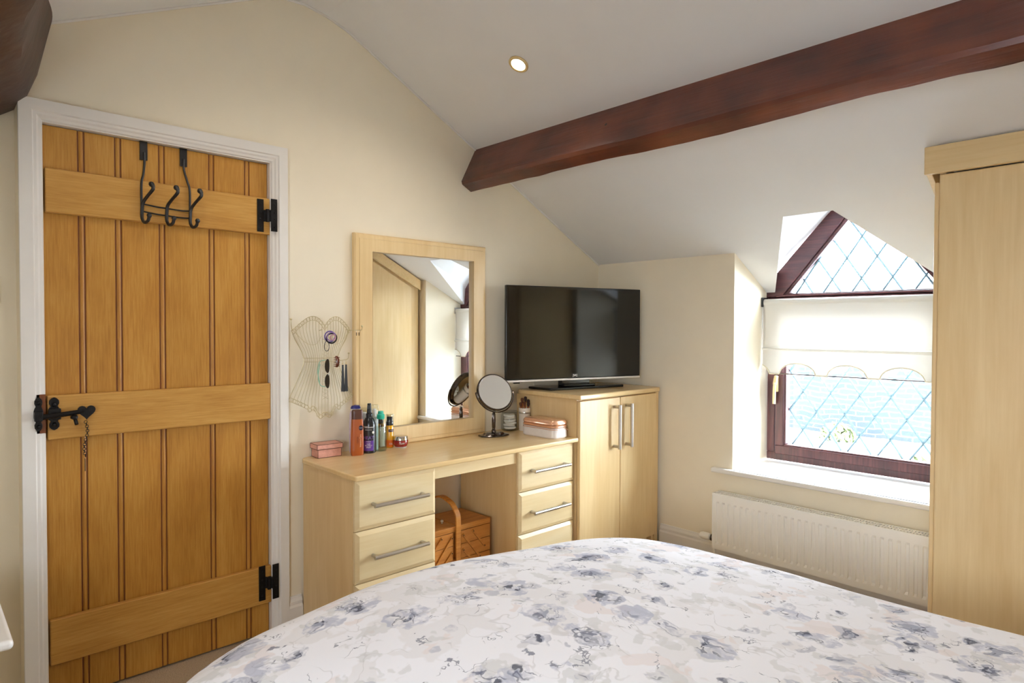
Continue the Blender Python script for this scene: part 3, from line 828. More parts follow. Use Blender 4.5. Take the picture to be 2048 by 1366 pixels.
b.build('cornice', M['maple_y'], wd, bev=.003)
ydoor = wy-.004
for i in range(5):
    y1_ = ydoor-.475*i; y0_ = y1_-.471
    b = MB(); b.box(wx-.021, wx-.001, y0_, y1_, .09, 1.866); d_ = b.build('door', M['maple'], wd, bev=.006, seg=3)
    if i % 2 == 1 or i == 0:
        yh = y0_+.04
        bar_handle(d_, (wx-.021, yh, .9), (wx-.021, yh, 1.15), (-1, 0, 0), .0075, .036)

# ------------------------------------------------------------------ wall mirror
mr = thing('wall_mirror', (-1.38, -.02, .735), 'large rectangular mirror in a maple frame standing on the dressing table against the wall', 'mirror')
mx0, mx1, mz0, mz1 = -1.774, -.986, .7355, 1.732
ix0, ix1, iz0, iz1 = -1.684, -1.072, .822, 1.651
b = MB()
def rect(x0, x1, z0, z1, y): return [(x0, y, z0), (x1, y, z0), (x1, y, z1), (x0, y, z1)]
steps = [(0, -.002), (0, -.022), (.006, -.028), (.022, -.028), (.024, -.031), (.060, -.031), (1, -.031), (1, -.009)]
def mrect(t, y):
    if t == 1: return rect(ix0, ix1, iz0, iz1, y)
    return rect(mx0+t, mx1-t, mz0+t*.0 if False else mz0+t, mz1-t, y)
LL = [mrect(t, y) for t, y in steps]
for p, q in zip(LL, LL[1:]):
    for i in range(4): j = (i+1) % 4; b.poly([p[i], p[j], q[j], q[i]])
b.poly(LL[0])
b.build('frame', M['maple'], mr)
b = MB(); b.poly(rect(ix0-.001, ix1+.001, iz0-.001, iz1+.001, -.010)); b.build('mirror_glass', M['mirror'], mr)

# ------------------------------------------------------------------ television
TL, TR = Vector((-.920, -.118)), Vector((-.060, -.371))
tc = (TL+TR)/2; ang = math.atan2(TR.y-TL.y, TR.x-TL.x); W = (TR-TL).length
tv = thing('television', (tc.x, tc.y, .955), 'black flat screen television with a silver lower edge on the corner cupboard', 'television', rz=ang)
z0, z1 = .062, .576
b = MB(); b.box(-W/2, W/2, 0, .022, z0, z1); b.box(-W/2+.09, W/2-.09, .022, .055, z0+.03, z1-.1); b.build('body', M['tvblack'], tv, bev=.004, local=True)
b = MB(); b.box(-W/2+.014, W/2-.014, -.0015, -.0002, z0+.028, z1-.014); b.build('screen', M['screen'], tv, local=True)
b = MB(); b.box(-W/2+.003, W/2-.001, -.004, .020, z0-.012, z0-.0005); b.build('silver_strip', M['silver'], tv, bev=.002, local=True)
b = MB(); b.box(-W/2+.05, -W/2+.085, .0, .015, z0-.020, z0-.0125); b.build('sensor', M['tvblack'], tv, bev=.001, local=True)
text_mesh('logo', 'JVC', .016, M['silver'], tv, lambda u, v, w: (u-.01, -.0018-w, z0+.0145+v), sx=1.25, bold=.0004)
b = MB(); b.prism([(-.25, .115), (-.20, -.055), (.315, -.02), (.28, .13)], 'z', .0005, .014); b.build('stand_base', M['tvblack'], tv, bev=.004, local=True)
b = MB(); b.box(-.07, .12, .045, .09, .014, .12); b.box(-.08, .13, .0, .05, .014, .026); b.build('stand_neck', M['tvblack'], tv, bev=.004, local=True)

# ------------------------------------------------------------------ radiator
ra = thing('radiator', (-.07, -1.4, .11), 'white panel radiator under the window sill', 'radiator')
ry0, ry1, rz0, rz1 = -.880, -1.93, .112, .415
b = MB()
# front panel with pressed flutes
xs_front = -.105
prf = []
y = ry0-.022; pitch = .0333
pts = [(xs_front, ry0-.004)]
while y > ry1+.03:
    pts += [(xs_front, y), (xs_front+.007, y-.004), (xs_front+.007, y-.014), (xs_front, y-.018)]
    y -= pitch
pts.append((xs_front, ry1))
zlv = [rz0+.004, rz0+.030, rz0+.042, rz1-.055, rz1-.043, rz1-.012]
def fl(p, z):
    k_ = 0 if (z <= rz0+.031 or z >= rz1-.044) else 1
    return (xs_front+(p[0]-xs_front)*k_, p[1], z)
for za, zb in zip(zlv, zlv[1:]):
    for p, q in zip(pts, pts[1:]): b.poly([fl(p, za), fl(q, za), fl(q, zb), fl(p, zb)])
rp = b.build('panel', M['rad_white'], ra)
b = MB(); b.box(-.108, -.030, ry0-.004, ry0, rz0, rz1); b.build('end_cover', M['rad_white'], ra, bev=.002)
b = MB(); b.box(-.108, -.030, ry1-.004, ry1, rz0, rz1); b.build('end_cover', M['rad_white'], ra, bev=.002)
b = MB(); b.box(-.108, -.098, ry1, ry0-.004, rz1-.012, rz1); b.box(-.040, -.030, ry1, ry0-.004, rz1-.012, rz1)
y = ry0-.03
while y > ry1: b.box(-.098, -.040, y-.004, y+.0015, rz1-.008, rz1-.001); y -= .0125
b.box(-.072, -.066, ry1, ry0-.004, rz1-.006, rz1-.0005)
b.build('top_grille', M['rad_white'], ra)
b = MB(); b.box(-.045, -.035, ry1, ry0-.004, rz0+.01, rz1-.02); b.box(-.10, -.04, ry1, ry0-.004, rz0, rz0+.006); b.build('back_panel', M['rad_white'], ra)
b = MB(); b.lathe([(.006, 0), (.017, .002), (.021, .012), (.021, .055), (.018, .062)], (-.062, -.857, .156), 16, 'y'); 
# valve head lies along y, pointing to the corner
vh = MB(); vh.lathe([(.010, 0), (.018, .006), (.0205, .02), (.0205, .05), (.016, .062), (.008, .066)], (-.062, -.850, .156), 16, 'y'); vo_ = vh.build('valve_head', M['rad_white'], ra, smooth=True); vo_['label'] = 'cream thermostatic valve head'
vh = MB(); vh.lathe([(.017, 0), (.019, .003), (.019, .012), (.014, .015)], (-.062, -.866, .156), 12, 'y'); vh.tube([(-.062, -.885, .156), (-.062, -.862, .156)], .010, 10); vh.tube([(-.062, -.872, .156), (-.062, -.872, .125)], .010, 10); vh.build('valve_body', M['chrome'], ra, smooth=True)
vh = MB(); vh.tube(bez([(-.062, -.872, .128), (-.062, -.872, .08), (-.058, -.878, .03), (-.058, -.88, .001)], 4), .0075, 8); vh.build('pipe', M['rad_white'], ra, smooth=True)
# tails joining wall
for y in (-1.05, -1.8): b = MB(); b.box(-.030, -.0, y, y+.03, .2, .3); b.build('bracket', M['rad_white'], ra)

# ------------------------------------------------------------------ bed
BX0, BX1, BY0, BY1 = -3.02, -1.235, -3.25, -1.085
bed = thing('bed', (-2.14, -2.2, 0), 'double bed filling the foreground, covered by a floral duvet', 'bed')
b = MB(); b.box(BX0+.12, BX1-.12, BY0+.05, BY1-.12, .04, .30); b.build('bed_base', plain('grey_divan', srgb(190, 184, 176), .9), bed, bev=.02)
b = MB(); b.box(BX0+.11, BX1-.11, BY0+.04, BY1-.11, .30, .50); b.build('mattress', plain('white_mattress', srgb(235, 233, 228), .9), bed, bev=.04)
for x in (BX0+.2, BX1-.2):
    for y in (BY0+.15, BY1-.2): b = MB(); b.tube([(x, y, 0), (x, y, .045)], .02, 10); b.build('foot', M['matblack'], bed)
ZT = .60
RC = .42
hx, hy = (BX1-BX0)/2, (BY1-BY0)/2; cxb, cyb = (BX0+BX1)/2, (BY0+BY1)/2
def sdf(x, y):
    qx = abs(x-cxb)-(hx-RC); qy = abs(y-cyb)-(hy-RC)
    return -(math.hypot(max(qx, 0), max(qy, 0))+min(max(qx, qy), 0)-RC)
def bxy(u, v):
    # square [-1,1]^2 to rounded rectangle
    a, c = u*2-1, v*2-1; mxx = max(abs(a), abs(c))
    if mxx < 1e-6: return cxb, cyb
    ex, ey = a/mxx*hx, c/mxx*hy
    # pull the corner of the box to the arc
    qx, qy = abs(ex)-(hx-RC), abs(ey)-(hy-RC)
    if qx > 0 and qy > 0:
        # ray hit with the arc from the box centre
        lo, hi = 0, 1
        for _ in range(24):
            md = (lo+hi)/2
            if math.hypot(max(abs(ex)*md-(hx-RC), 0), max(abs(ey)*md-(hy-RC), 0)) > RC: hi = md
            else: lo = md
        ex, ey = ex*lo, ey*lo
    return cxb+ex*mxx, cyb+ey*mxx
def topz(x, y):
    d = max(sdf(x, y), 0); R_ = .16
    z = ZT
    if d < R_: z -= R_*.62*(1-math.sqrt(max(0, 1-((R_-d)/R_)**2)))
    z += .066*math.exp(-((x+2.25)/.52)**2-((y+1.45)/.6)**2)
    z -= .018*math.exp(-((x-BX1)/.45)**2-((y-BY1)/.6)**2)
    if d < .75: z -= .035*((.75-d)/.75)**2
    z += .012*noise.noise(Vector((x*2.2, y*2.2, 1)))+.005*noise.noise(Vector((x*6, y*5, 4)))*min(1, d*5)
    return z
b = MB(); NG = 110
b.grid(lambda u, v: (*bxy(u, v), topz(*bxy(u, v))), NG, NG)
# skirt
w = NG+1; per = [(i, 0) for i in range(NG)]+[(NG, j) for j in range(NG)]+[(i, NG) for i in range(NG, 0, -1)]+[(0, j) for j in range(NG, 0, -1)]
base = [i*w+j for i, j in per]; prev = base; L0 = len(base)
for s_ in range(1, 7):
    cur = []
    for k_, i0 in enumerate(base):
        x, y, z = b.v[i0]; d = Vector((x-cxb, y-cyb)).normalized()
        t = s_/6; fo = (.008+.02*t)*sin(k_*.23+sin(k_*.07)*3)*t
        zz_ = z+(.17-z)*t
        cur.append(len(b.v)); b.v.append((x+d.x*(.012*math.sin(t*PI)+fo), y+d.y*(.012*math.sin(t*PI)+fo), zz_))
    for k_ in range(L0): k2 = (k_+1) % L0; b._f([prev[k_], prev[k2], cur[k2], cur[k_]])
    prev = cur
dv = b.build('duvet', M['floral'])
for p in dv.data.polygons: p.use_smooth = True
tag(dv, 'white duvet printed with blue-grey watercolour flowers spread over the bed', 'duvet')

# ------------------------------------------------------------------ sewing box
sb = thing('sewing_box', (-1.395, -.185, 0), 'wooden cantilever sewing box with an arched handle on the floor under the dressing table', 'sewing box')
sx0, sx1, sy0, sy1 = -1.600, -1.190, -.300, -.070
sm = (sx0+sx1)/2
g = .0015
for (a, c) in ((sx0, sm-.022), (sm+.022, sx1)):
    a2, c2 = (a, sm-.002) if a == sx0 else (sm+.002, c)
    b = MB(); b.box(a2, c2, sy0, sy1, .346, .372); b.build('lid', M['sew'], sb, bev=.003)
    for z0_, z1_ in ((.282, .344), (.214, .280)):
        b = MB(); b.box(a, c, sy0+.001, sy1-.001, z0_, z1_); b.build('tray', M['sew'], sb, bev=.002)
b = MB(); b.box(sx0, sx1, sy0+.001, sy1-.001, .05, .212); b.box(sm-.019, sm+.019, sy0+.03, sy1-.03, .212, .345); b.build('base_box', M['sew'], sb, bev=.002)
for x in (sx0+.01, sx1-.04):
    for y in (sy0+.01, sy1-.04): b = MB(); b.box(x, x+.03, y, y+.03, 0, .05); b.build('foot', M['sew'], sb)
# handle strap: up the front, arched over, down the back
path = [(sy0-.006, .14), (sy0-.006, .30), (sy0-.006, .40), (sy0+.006, .435), (sy0+.04, .468), (sy0+.085, .484), ((sy0+sy1)/2, .488)]
path = path+[(sy0+sy1-y, z) for y, z in path[-2::-1]]
pp = bez([(0, y, z) for y, z in path], 5)
b = MB(); rows = []
for i, p in enumerate(pp):
    t = (pp[min(i+1, len(pp)-1)]-pp[max(i-1, 0)]).normalized(); nn_ = Vector((0, -t.z, t.y))*.004
    o_ = len(b.v)
    b.v += [(sm-.013, p.y-nn_.y, p.z-nn_.z), (sm+.013, p.y-nn_.y, p.z-nn_.z), (sm+.013, p.y+nn_.y, p.z+nn_.z), (sm-.013, p.y+nn_.y, p.z+nn_.z)]
    rows.append(o_)
for a, c in zip(rows, rows[1:]):
    for j in range(4): j2 = (j+1) % 4; b._f([a+j, a+j2, c+j2, c+j])
b._f([0, 1, 2, 3]); b._f([rows[-1]+j for j in range(4)])
b.ball((sm+.002, sy0-.012, .155), .005, 8)
b.build('handle', M['sew'], sb)
def link(x0, z0_, x1, z1_):
    d = Vector((x1-x0, z1_-z0_)).normalized()*.006; n_ = Vector((-d.y, d.x))*.8
    b = MB(); P_ = [(x0-d.x+n_.x, z0_-d.y+n_.y), (x0-d.x-n_.x, z0_-d.y-n_.y), (x1+d.x-n_.x, z1_+d.y-n_.y), (x1+d.x+n_.x, z1_+d.y+n_.y)]
    b.prism(P_, 'y', sy0-.005, sy0+.0005)
    b.cur = 1
    for x, z in ((x0, z0_), (x1, z1_)): b.ball((x, sy0-.006, z), .003, 8)
    b.build('link_arm', [M['sew'], M['matblack']], sb)
for x0_, z0_, x1_, z1_ in ((sm+.035, .322, sm+.135, .20), (sm+.095, .330, sm+.165, .245), (sm+.035, .252, sm+.105, .175), (sm-.035, .322, sm-.135, .20), (sm-.095, .330, sm-.165, .245), (sm-.035, .252, sm-.105, .175)):
    link(x0_, z0_, x1_, z1_)
b = MB(); b.lathe([(.004, 0), (.004, .006), (.008, .010), (.006, .016), (.001, .018)], (sm-.03, sy0+.08, .372), 12); b.build('knob', M['silver'], sb, smooth=True)

# ------------------------------------------------------------------ items on the dressing table
ZD = .7351
def white(n='white_plastic', c=(238, 236, 232), r=.35): return plain(n, srgb(*c), r, var=.01)
# pink trinket box
tb = thing('trinket_box', (-1.925, -.045, ZD), 'small pink lidded keepsake box with dark edging at the left end of the dressing table', 'box', rz=math.radians(-4))
mp_, mpe = plain('pink_card', srgb(206, 150, 134), .5, var=.12, scale=60), plain('brown_edge', srgb(96, 58, 44), .6)
def edged(b, x0, x1, y0, y1, z0, z1, r=.0012):
    b.cur = 0; b.box(x0, x1, y0, y1, z0, z1); b.cur = 1
    for x in (x0, x1):
        for y in (y0, y1): b.tube([(x, y, z0), (x, y, z1)], r, 5)
    for z in (z0, z1):
        for x in (x0, x1): b.tube([(x, y0, z), (x, y1, z)], r, 5)
        for y in (y0, y1): b.tube([(x0, y, z), (x1, y, z)], r, 5)
b = MB(); edged(b, -.053, .053, -.036, .034, .001, .036); b.build('body', [mp_, mpe], tb, local=True)
b = MB(); edged(b, -.058, .058, -.040, .038, .0375, .058); b.build('lid', [mp_, mpe], tb, local=True)

def lathe_part(name, prof, mat, parent, sx=1, sy=1, power=None, n=32, c=(0, 0, 0), cap=True):
    b = MB(); b.lathe(prof, c, n, sx=sx, sy=sy, power=power, cap=cap); return b.build(name, mat, parent, smooth=True, local=True)
face = math.radians(-38)   # labels turned towards the room

# orange-brown lotion with brown cap
o = thing('lotion_bottle', (-1.817, -.120, ZD), 'tall orange-brown lotion bottle with a dark brown flip cap', 'bottle', 'toiletries at the left end of the dressing table', rz=math.radians(-20))
ob_ = plain('orange_bottle', srgb(168, 84, 32), .3, var=.03, coat=.3); bc = plain('brown_cap', srgb(86, 50, 36), .35, var=.03)
lathe_part('body', [(.024, 0), (.0255, .003), (.026, .03), (.0255, .10), (.0235, .160)], ob_, o, sx=1.08, sy=.62, power=.62)
lathe_part('cap', [(.0225, .1605), (.0225, .192), (.021, .199), (.018, .2015)], bc, o, sx=1.08, sy=.66, power=.62)
fy = -.0178
b = MB(); b.lathe([(.0095, 0), (.0095, .0006)], (.014, fy+.0022, .122), 24, 'y', sy=1.15); b.build('badge', plain('navy_badge', srgb(20, 26, 60), .3), o, local=True)
text_mesh('lettering', 'Vaseline', .0048, white('badge_white'), o, lambda u, v, w: (.014+u, fy+.0018-w, .122+v))
text_mesh('lettering', 'Intensive Care', .0095, plain('pale_print', srgb(238, 200, 170), .5), o, lambda u, v, w: (.012-v, fy+.0012-w, .066+u))
text_mesh('lettering', 'COCOA', .008, plain('dark_print', srgb(90, 30, 16), .5), o, lambda u, v, w: (.000-v, fy+.0006-w, .070+u))

# black heat spray
o = thing('spray_bottle', (-1.745, -.102, ZD), 'black hair spray bottle with a purple label and a pump nozzle', 'bottle', 'toiletries at the left end of the dressing table', rz=face)
bk = plain('black_plastic', srgb(16, 16, 20), .28, var=.02, coat=.3)
lathe_part('body', [(.026, 0), (.029, .003), (.0295, .012), (.0295, .118), (.028, .135), (.021, .152), (.0145, .160)], bk, o)
lathe_part('pump', [(.0145, .1605), (.0145, .176), (.0105, .180), (.0095, .205), (.008, .222)], M['matblack'], o)
b = MB(); b.box(-.006, .006, -.022, .006, .198, .216); b.tube([(0, -.012, .198), (0, -.020, .182)], .0028, 6); b.build('nozzle', M['matblack'], o, bev=.002, local=True)
RB = .0297
def cyl(r, z0_, a0=0): return lambda u, v, w: ((r+w)*sin(a0+u/r), -(r+w)*cos(a0+u/r), z0_+v)
pur = plain('purple_label', srgb(96, 58, 150), .35, var=.08); wt = white('print_white'); lil = plain('lilac_print', srgb(126, 90, 170), .4)
b = MB(); b.grid(lambda u, v: ((RB+.0002)*sin(-.8+1.6*u), -(RB+.0002)*cos(-.8+1.6*u), .012+.046*v), 16, 2); b.build('label', pur, o, smooth=True, local=True)
text_mesh('lettering', 'TRESemmé', .0105, wt, o, cyl(RB, .118), bold=.0001)
text_mesh('lettering', 'PROFESSIONAL', .0045, wt, o, cyl(RB, .106))
text_mesh('lettering', 'HEAT', .0205, lil, o, cyl(RB, .070))
text_mesh('lettering', 'DEFENCE', .005, wt, o, cyl(RB+.0004, .053))
text_mesh('lettering', 'HAIR\nPROTECT\nSPRAY', .0078, wt, o, cyl(RB+.0004, .035))
b = MB(); b.lathe([(.0055, 0), (.0055, .001)], (.0, 0, 0), 16, 'y')
for i, p in enumerate(b.v): b.v[i] = cyl(RB, .094, .72)(p[0], p[2], p[1])
b.build('round_badge', wt, o, local=True)

# clear bottle with teal cap
o = thing('toner_bottle', (-1.684, -.100, ZD), 'clear ribbed bottle with a teal screw cap', 'bottle', 'toiletries at the left end of the dressing table', rz=.2)
lathe_part('bottle', [(.023, 0), (.0255, .004), (.0255, .125), (.022, .138), (.016, .146), (.0155, .152)], M['clear'], o, power=.75, sx=.98, sy=.98)
lathe_part('liquid', [(.021, .004), (.0235, .008), (.0235, .108), (.022, .112)], glass_mat('pale_green_tint', (.84, .92, .88, 1)), o, power=.75)
lathe_part('label', [(.0165, .020), (.0165, .110)], M['liquid'], o, sx=.9, sy=.35, c=(.004, -.006, 0))
lathe_part('cap', [(.0165, .146), (.0175, .148), (.0175, .166), (.012, .170), (.012, .180), (.0105, .182)], plain('teal_cap', srgb(40, 178, 150), .35, var=.02), o)

# amber serum with black pump and clear overcap
o = thing('serum_bottle', (-1.607, -.053, ZD), 'slim amber yellow serum bottle with a black pump collar', 'bottle', 'toiletries at the left end of the dressing table', rz=face)
lathe_part('bottle', [(.0165, 0), (.0185, .002), (.0185, .098), (.0165, .104)], M['amber'], o)
lathe_part('orange_base', [(.0187, .004), (.0187, .036)], plain('orange_band', srgb(232, 110, 20), .3, coat=.4), o, cap=False)
lathe_part('pump', [(.0165, .1045), (.0165, .122), (.0135, .124), (.0135, .143), (.011, .146)], M['matblack'], o)
lathe_part('gold_cap', [(.0135, .146), (.0145, .147), (.0145, .153), (.012, .155)], M['brass'], o)
lathe_part('overcap', [(.0188, .105), (.0188, .154), (.016, .158)], M['clear'], o, cap=False)
b = MB(); b.grid(lambda u, v: (.0189*sin(-.2+1.5*u), -.0189*cos(-.2+1.5*u), .074+.013*v), 10, 1); b.build('label', plain('brown_label', srgb(62, 34, 30), .4), o, smooth=True, local=True)
text_mesh('lettering', 'GARNIER', .0048, plain('gold_print', srgb(226, 196, 150), .4), o, cyl(.019, .0805, .55))
text_mesh('lettering', 'OIL', .012, wt, o, cyl(.019, .018, .45))

# red cream jar
o = thing('cream_jar', (-1.568, -.088, ZD), 'squat red face cream jar with a silver lid', 'jar', 'toiletries at the left end of the dressing table', rz=face)
lathe_part('jar', [(.022, 0), (.027, .002), (.0345, .018), (.0355, .032), (.034, .0345)], plain('red_glass', srgb(138, 16, 20), .12, var=.03, coat=.8), o)
lathe_part('glass_base', [(.0275, .0005), (.0285, .005)], M['silver'], o)
lathe_part('lid', [(.0335, .035), (.0345, .036), (.033, .050), (.031, .0535), (.0275, .054)], plain('mirror_silver', srgb(215, 210, 205), .12, metal=1), o)
text_mesh('lettering', 'OLAY', .0105, wt, o, cyl(.0355, .022, .25))

# lavender bottle with blue cap, behind
o = thing('shower_gel_bottle', (-1.790, -.060, ZD), 'lilac and white bottle with a navy blue cap behind the orange-brown lotion', 'bottle', 'toiletries at the left end of the dressing table', rz=.1)
lathe_part('body', [(.024, 0), (.027, .004), (.028, .10), (.026, .175), (.021, .190)], plain('lilac_bottle', srgb(206, 192, 214), .4, var=.12, scale=35), o, sx=1.05, sy=.8, power=.8)
lathe_part('collar', [(.021, .190), (.0215, .199)], white(), o, sx=1.05, sy=.8)
lathe_part('cap', [(.0225, .199), (.0225, .204), (.018, .212), (.008, .2145)], plain('navy_cap', srgb(34, 38, 120), .35), o, sx=1.05, sy=.8)
# two cans with clear caps
for i, (x, y, h, lb) in enumerate(((-1.716, -.058, .208, 'white aerosol can with a clear cap, the taller one just behind the black spray bottle'), (-1.7515, -.060, .196, 'shorter white aerosol can with a clear cap, between the lilac and black bottles'))):
    if i == 0: x = -1.694
    if i == 1: x = -1.7430
    o = thing('aerosol_can', (x, -.054 if i else -.060, ZD), lb, 'spray can', 'toiletries at the left end of the dressing table')
    lathe_part('can', [(.0175, 0), (.0188, .003), (.0188, h-.06), (.017, h-.054)], plain('white_can', srgb(222, 224, 222), .35, var=.03), o)
    lathe_part('nozzle', [(.010, h-.054), (.010, h-.022), (.007, h-.018)], white(), o)
    lathe_part('clear_cap', [(.0188, h-.056), (.0188, h-.004), (.017, h)], M['clear'], o)

# round make-up mirror
mm = thing('makeup_mirror', (-1.032, -.146, ZD), 'round tilting makeup mirror on a dark chrome pedestal', 'mirror')
b = MB()
def octo(rx, ry, h): return [(rx*cos(PI/8+PI/4*i)/cos(PI/8), ry*sin(PI/8+PI/4*i)/cos(PI/8), h) for i in range(8)]
rings = [octo(.078, .052, 0), octo(.080, .054, .004), octo(.076, .050, .009), octo(.055, .036, .010), octo(.050, .032, .018), octo(.030, .02, .020)]
for r_ in rings: b.v += r_
for i in range(len(rings)-1):
    for j in range(8): j2 = (j+1) % 8; b._f([i*8+j, i*8+j2, (i+1)*8+j2, (i+1)*8+j])
b._f(list(range(7, -1, -1))); b._f([40+j for j in range(8)])
bo = b.build('base', M['chrome'], mm, bev=.0015, local=True); bo.rotation_euler = (0, 0, -.3)
lathe_part('stem', [(.012, .0205), (.012, .030), (.009, .033), (.0075, .040), (.0095, .045), (.0105, .08), (.0095, .115), (.007, .12), (.007, .128)], M['chrome'], mm, n=12)
# yoke and head
HC = Vector((.006, 0, .228)); hr = .100
dirn = Vector((-.66, -.75, .10)).normalized()      # facing the room, tipped up
dirn = Vector((-.24, -.875, .42)).normalized()
rgt = Vector((0, 0, 1)).cross(dirn).normalized(); upv = dirn.cross(rgt)
def dsk(r, w): return [(HC+rgt*r*cos(2*PI*i/40)+upv*r*sin(2*PI*i/40)+dirn*w) for i in range(40)]
b = MB()
pr = [(.060, -.0155), (.086, -.0155), (.087, -.0175), (.092, -.0165), (hr, -.008), (hr+.001, .004), (hr-.002, .009), (hr-.006, .009), (hr-.007, .0075)]
for r_, w_ in pr: b.v += [tuple(p) for p in dsk(r_, w_)]
for i in range(len(pr)-1):
    for j in range(40): j2 = (j+1) % 40; b._f([i*40+j, i*40+j2, (i+1)*40+j2, (i+1)*40+j])
b._f(list(range(40)))
b.build('head_rim', M['chrome'], mm, smooth=True, local=True)
b = MB(); b.poly([tuple(p) for p in dsk(hr-.0065, .0078)]); b.build('mirror_glass', M['mirror'], mm, local=True)
b = MB(); b.poly([tuple(p) for p in dsk(.084, -.0165)][::-1]); b.build('mirror_glass', M['mirror'], mm, local=True)
b = MB(); b.tube([tuple(HC+rgt*(hr+.009)*cos(a)+upv*(hr+.009)*sin(a)) for a in [PI+PI*i/30 for i in range(31)]], .0035, 8)
for s_ in (-1, 1): b.tube([tuple(HC+rgt*s_*(hr-.001)), tuple(HC+rgt*s_*(hr+.010))], .004, 8)
b.build('yoke', M['chrome'], mm, smooth=True, local=True)

# glass jar with cotton pads
jr = thing('glass_jar', (-.842, -.066, ZD), 'square-shouldered clear glass jar holding cotton wool pads', 'jar')
lathe_part('jar_glass', [(.034, 0), (.042, .004), (.044, .015), (.044, .080), (.040, .090), (.039, .097)], M['jar_glass'], jr, power=.7)
lathe_part('jar_base', [(.034, .001), (.040, .003), (.038, .006)], M['jar_glass'], jr, power=.7)
lathe_part('lid', [(.041, .0975), (.044, .099), (.044, .105), (.040, .108)], M['jar_glass'], jr, n=32)
cw = plain('cotton', srgb(244, 240, 230), .95, spec=.1, var=.02, bumpy=.6, scale=150)
random.seed(4)
proto = None
for i in range(6):
    b = MB(); b.lathe([(.004, -.005), (.029, -.006), (.034, 0), (.029, .006), (.004, .005)], (0, 0, 0), 18)
    if proto is None: cp = b.build('cotton_pad', cw, smooth=True)
    else: cp = proto.copy(); COL.objects.link(cp)
    if proto is None: proto = cp
    cp.location = (-.842+random.uniform(-.006, .006), -.066+random.uniform(-.006, .006), ZD+.016+.0132*i)
    cp.rotation_euler = (random.uniform(-.12, .12)*(i > 0), random.uniform(-.12, .12)*(i > 0), i)
    tag(cp, 'white cotton pad stacked inside the clear glass jar', 'cotton pad', 'cotton pads in the glass jar')

# brush pot and brushes
bp_ = thing('brush_pot', (-.7845, -.124, ZD), 'white ceramic pot with a glittery band holding makeup brushes', 'pot')
b = MB(); b.lathe([(.0285, 0), (.031, .002), (.031, .098), (.0325, .106), (.0325, .123), (.0315, .125), (.029, .125), (.028, .12), (.028, .006)], (0, 0, 0), 28); b.build('pot', white('white_ceramic', (236, 226, 210)), bp_, smooth=True, local=True)
lathe_part('glitter_band', [(.0316, .094), (.0322, .095), (.0322, .106), (.0316, .107)], plain('glitter', srgb(200, 198, 190), .3, metal=.8, var=.5, scale=900), bp_, cap=False)
br_br = plain('brush_hair', srgb(98, 56, 34), .8, var=.3, scale=200); br_rg = plain('rose_gold', srgb(214, 146, 110), .25, metal=.9); br_dk = plain('dark_hair', srgb(50, 30, 26), .8, var=.3, scale=200)
brs = [(-.012, -.012, .155, 'wide flat'), (.010, -.010, .165, 'angled'), (-.004, .010, .172, 'round'), (.014, .010, .178, 'thin'), (-.018, .004, .150, 'small'), (.003, -.018, .150, 'stubby')]
for i, (dx_, dy_, h, kind) in enumerate(brs):
    o = thing('makeup_brush', (-.7845+dx_*.55, -.124+dy_*.55, ZD+.0065), ['makeup brush with a copper ferrule standing in the white brush pot', 'dark-tipped makeup brush standing in the white brush pot'][i % 2], 'makeup brush', ['copper brushes in the white pot', 'dark-tipped brushes in the white pot'][i % 2])
    tip = Vector((dx_*.9, dy_*.9, h)); d = tip.normalized()
    b = MB(); b.tube([(0, 0, 0), tuple(tip*.72)], .0028, 8); b.build('brush_handle', M['matblack'] if i % 2 else br_rg, o, local=True)
    b = MB(); b.tube([tuple(tip*.70), tuple(tip*.84)], [.0035, .0048], 8); b.build('ferrule', br_rg, o, local=True, smooth=True)
    b = MB(); b.tube([tuple(tip*.84), tuple(tip*.92), tuple(tip*.98), tuple(tip)], [.0048, .0085, .008, .003], 10); b.build('bristles', br_dk if i % 2 else br_br, o, local=True, smooth=True)

# cosmetics case
cc = thing('cosmetics_case', (-.829, -.320, ZD), 'white cosmetics case with a glossy rose gold lid and zip', 'cosmetics case', rz=math.radians(90))
cwht = plain('white_leatherette', srgb(228, 222, 218), .35, var=.03, bumpy=.1, scale=60); rg = plain('rose_gold_lid', srgb(226, 172, 136), .2, metal=.35, var=.05, coat=.6); zg = plain('tan_zip', srgb(196, 140, 100), .45, var=.15, scale=300)
def rr(hx_, hy_, r, n=6):
    out = []
    for cx_, cy_, a0 in ((hx_-r, hy_-r, 0), (-hx_+r, hy_-r, PI/2), (-hx_+r, -hy_+r, PI), (hx_-r, -hy_+r, 3*PI/2)):
        for i in range(n+1): a = a0+PI/2*i/n; out.append((cx_+r*cos(a), cy_+r*sin(a)))
    return out
def loft(name, rows_, mat, parent):
    b = MB(); n = None
    for hx_, hy_, r, z in rows_:
        z *= 1.14
        R_ = rr(hx_, hy_, r); n = len(R_); b.v += [(x, y, z) for x, y in R_]
    for i in range(len(rows_)-1):
        for j in range(n): j2 = (j+1) % n; b._f([i*n+j, i*n+j2, (i+1)*n+j2, (i+1)*n+j])
    b._f(list(range(n-1, -1, -1))); b._f([(len(rows_)-1)*n+j for j in range(n)])
    return b.build(name, mat, parent, smooth=True, local=True)
loft('body', [(.116, .055, .03, .0), (.121, .060, .034, .006), (.120, .060, .034, .030), (.117, .057, .034, .046)], cwht, cc)
loft('lid', [(.117, .057, .034, .060), (.120, .060, .034, .064), (.119, .059, .034, .072), (.112, .052, .03, .080), (.08, .03, .02, .0835)], rg, cc)
loft('zip', [(.1155, .0555, .034, .046), (.1185, .0585, .034, .048), (.1185, .0585, .034, .058), (.1155, .0555, .034, .060)], zg, cc)
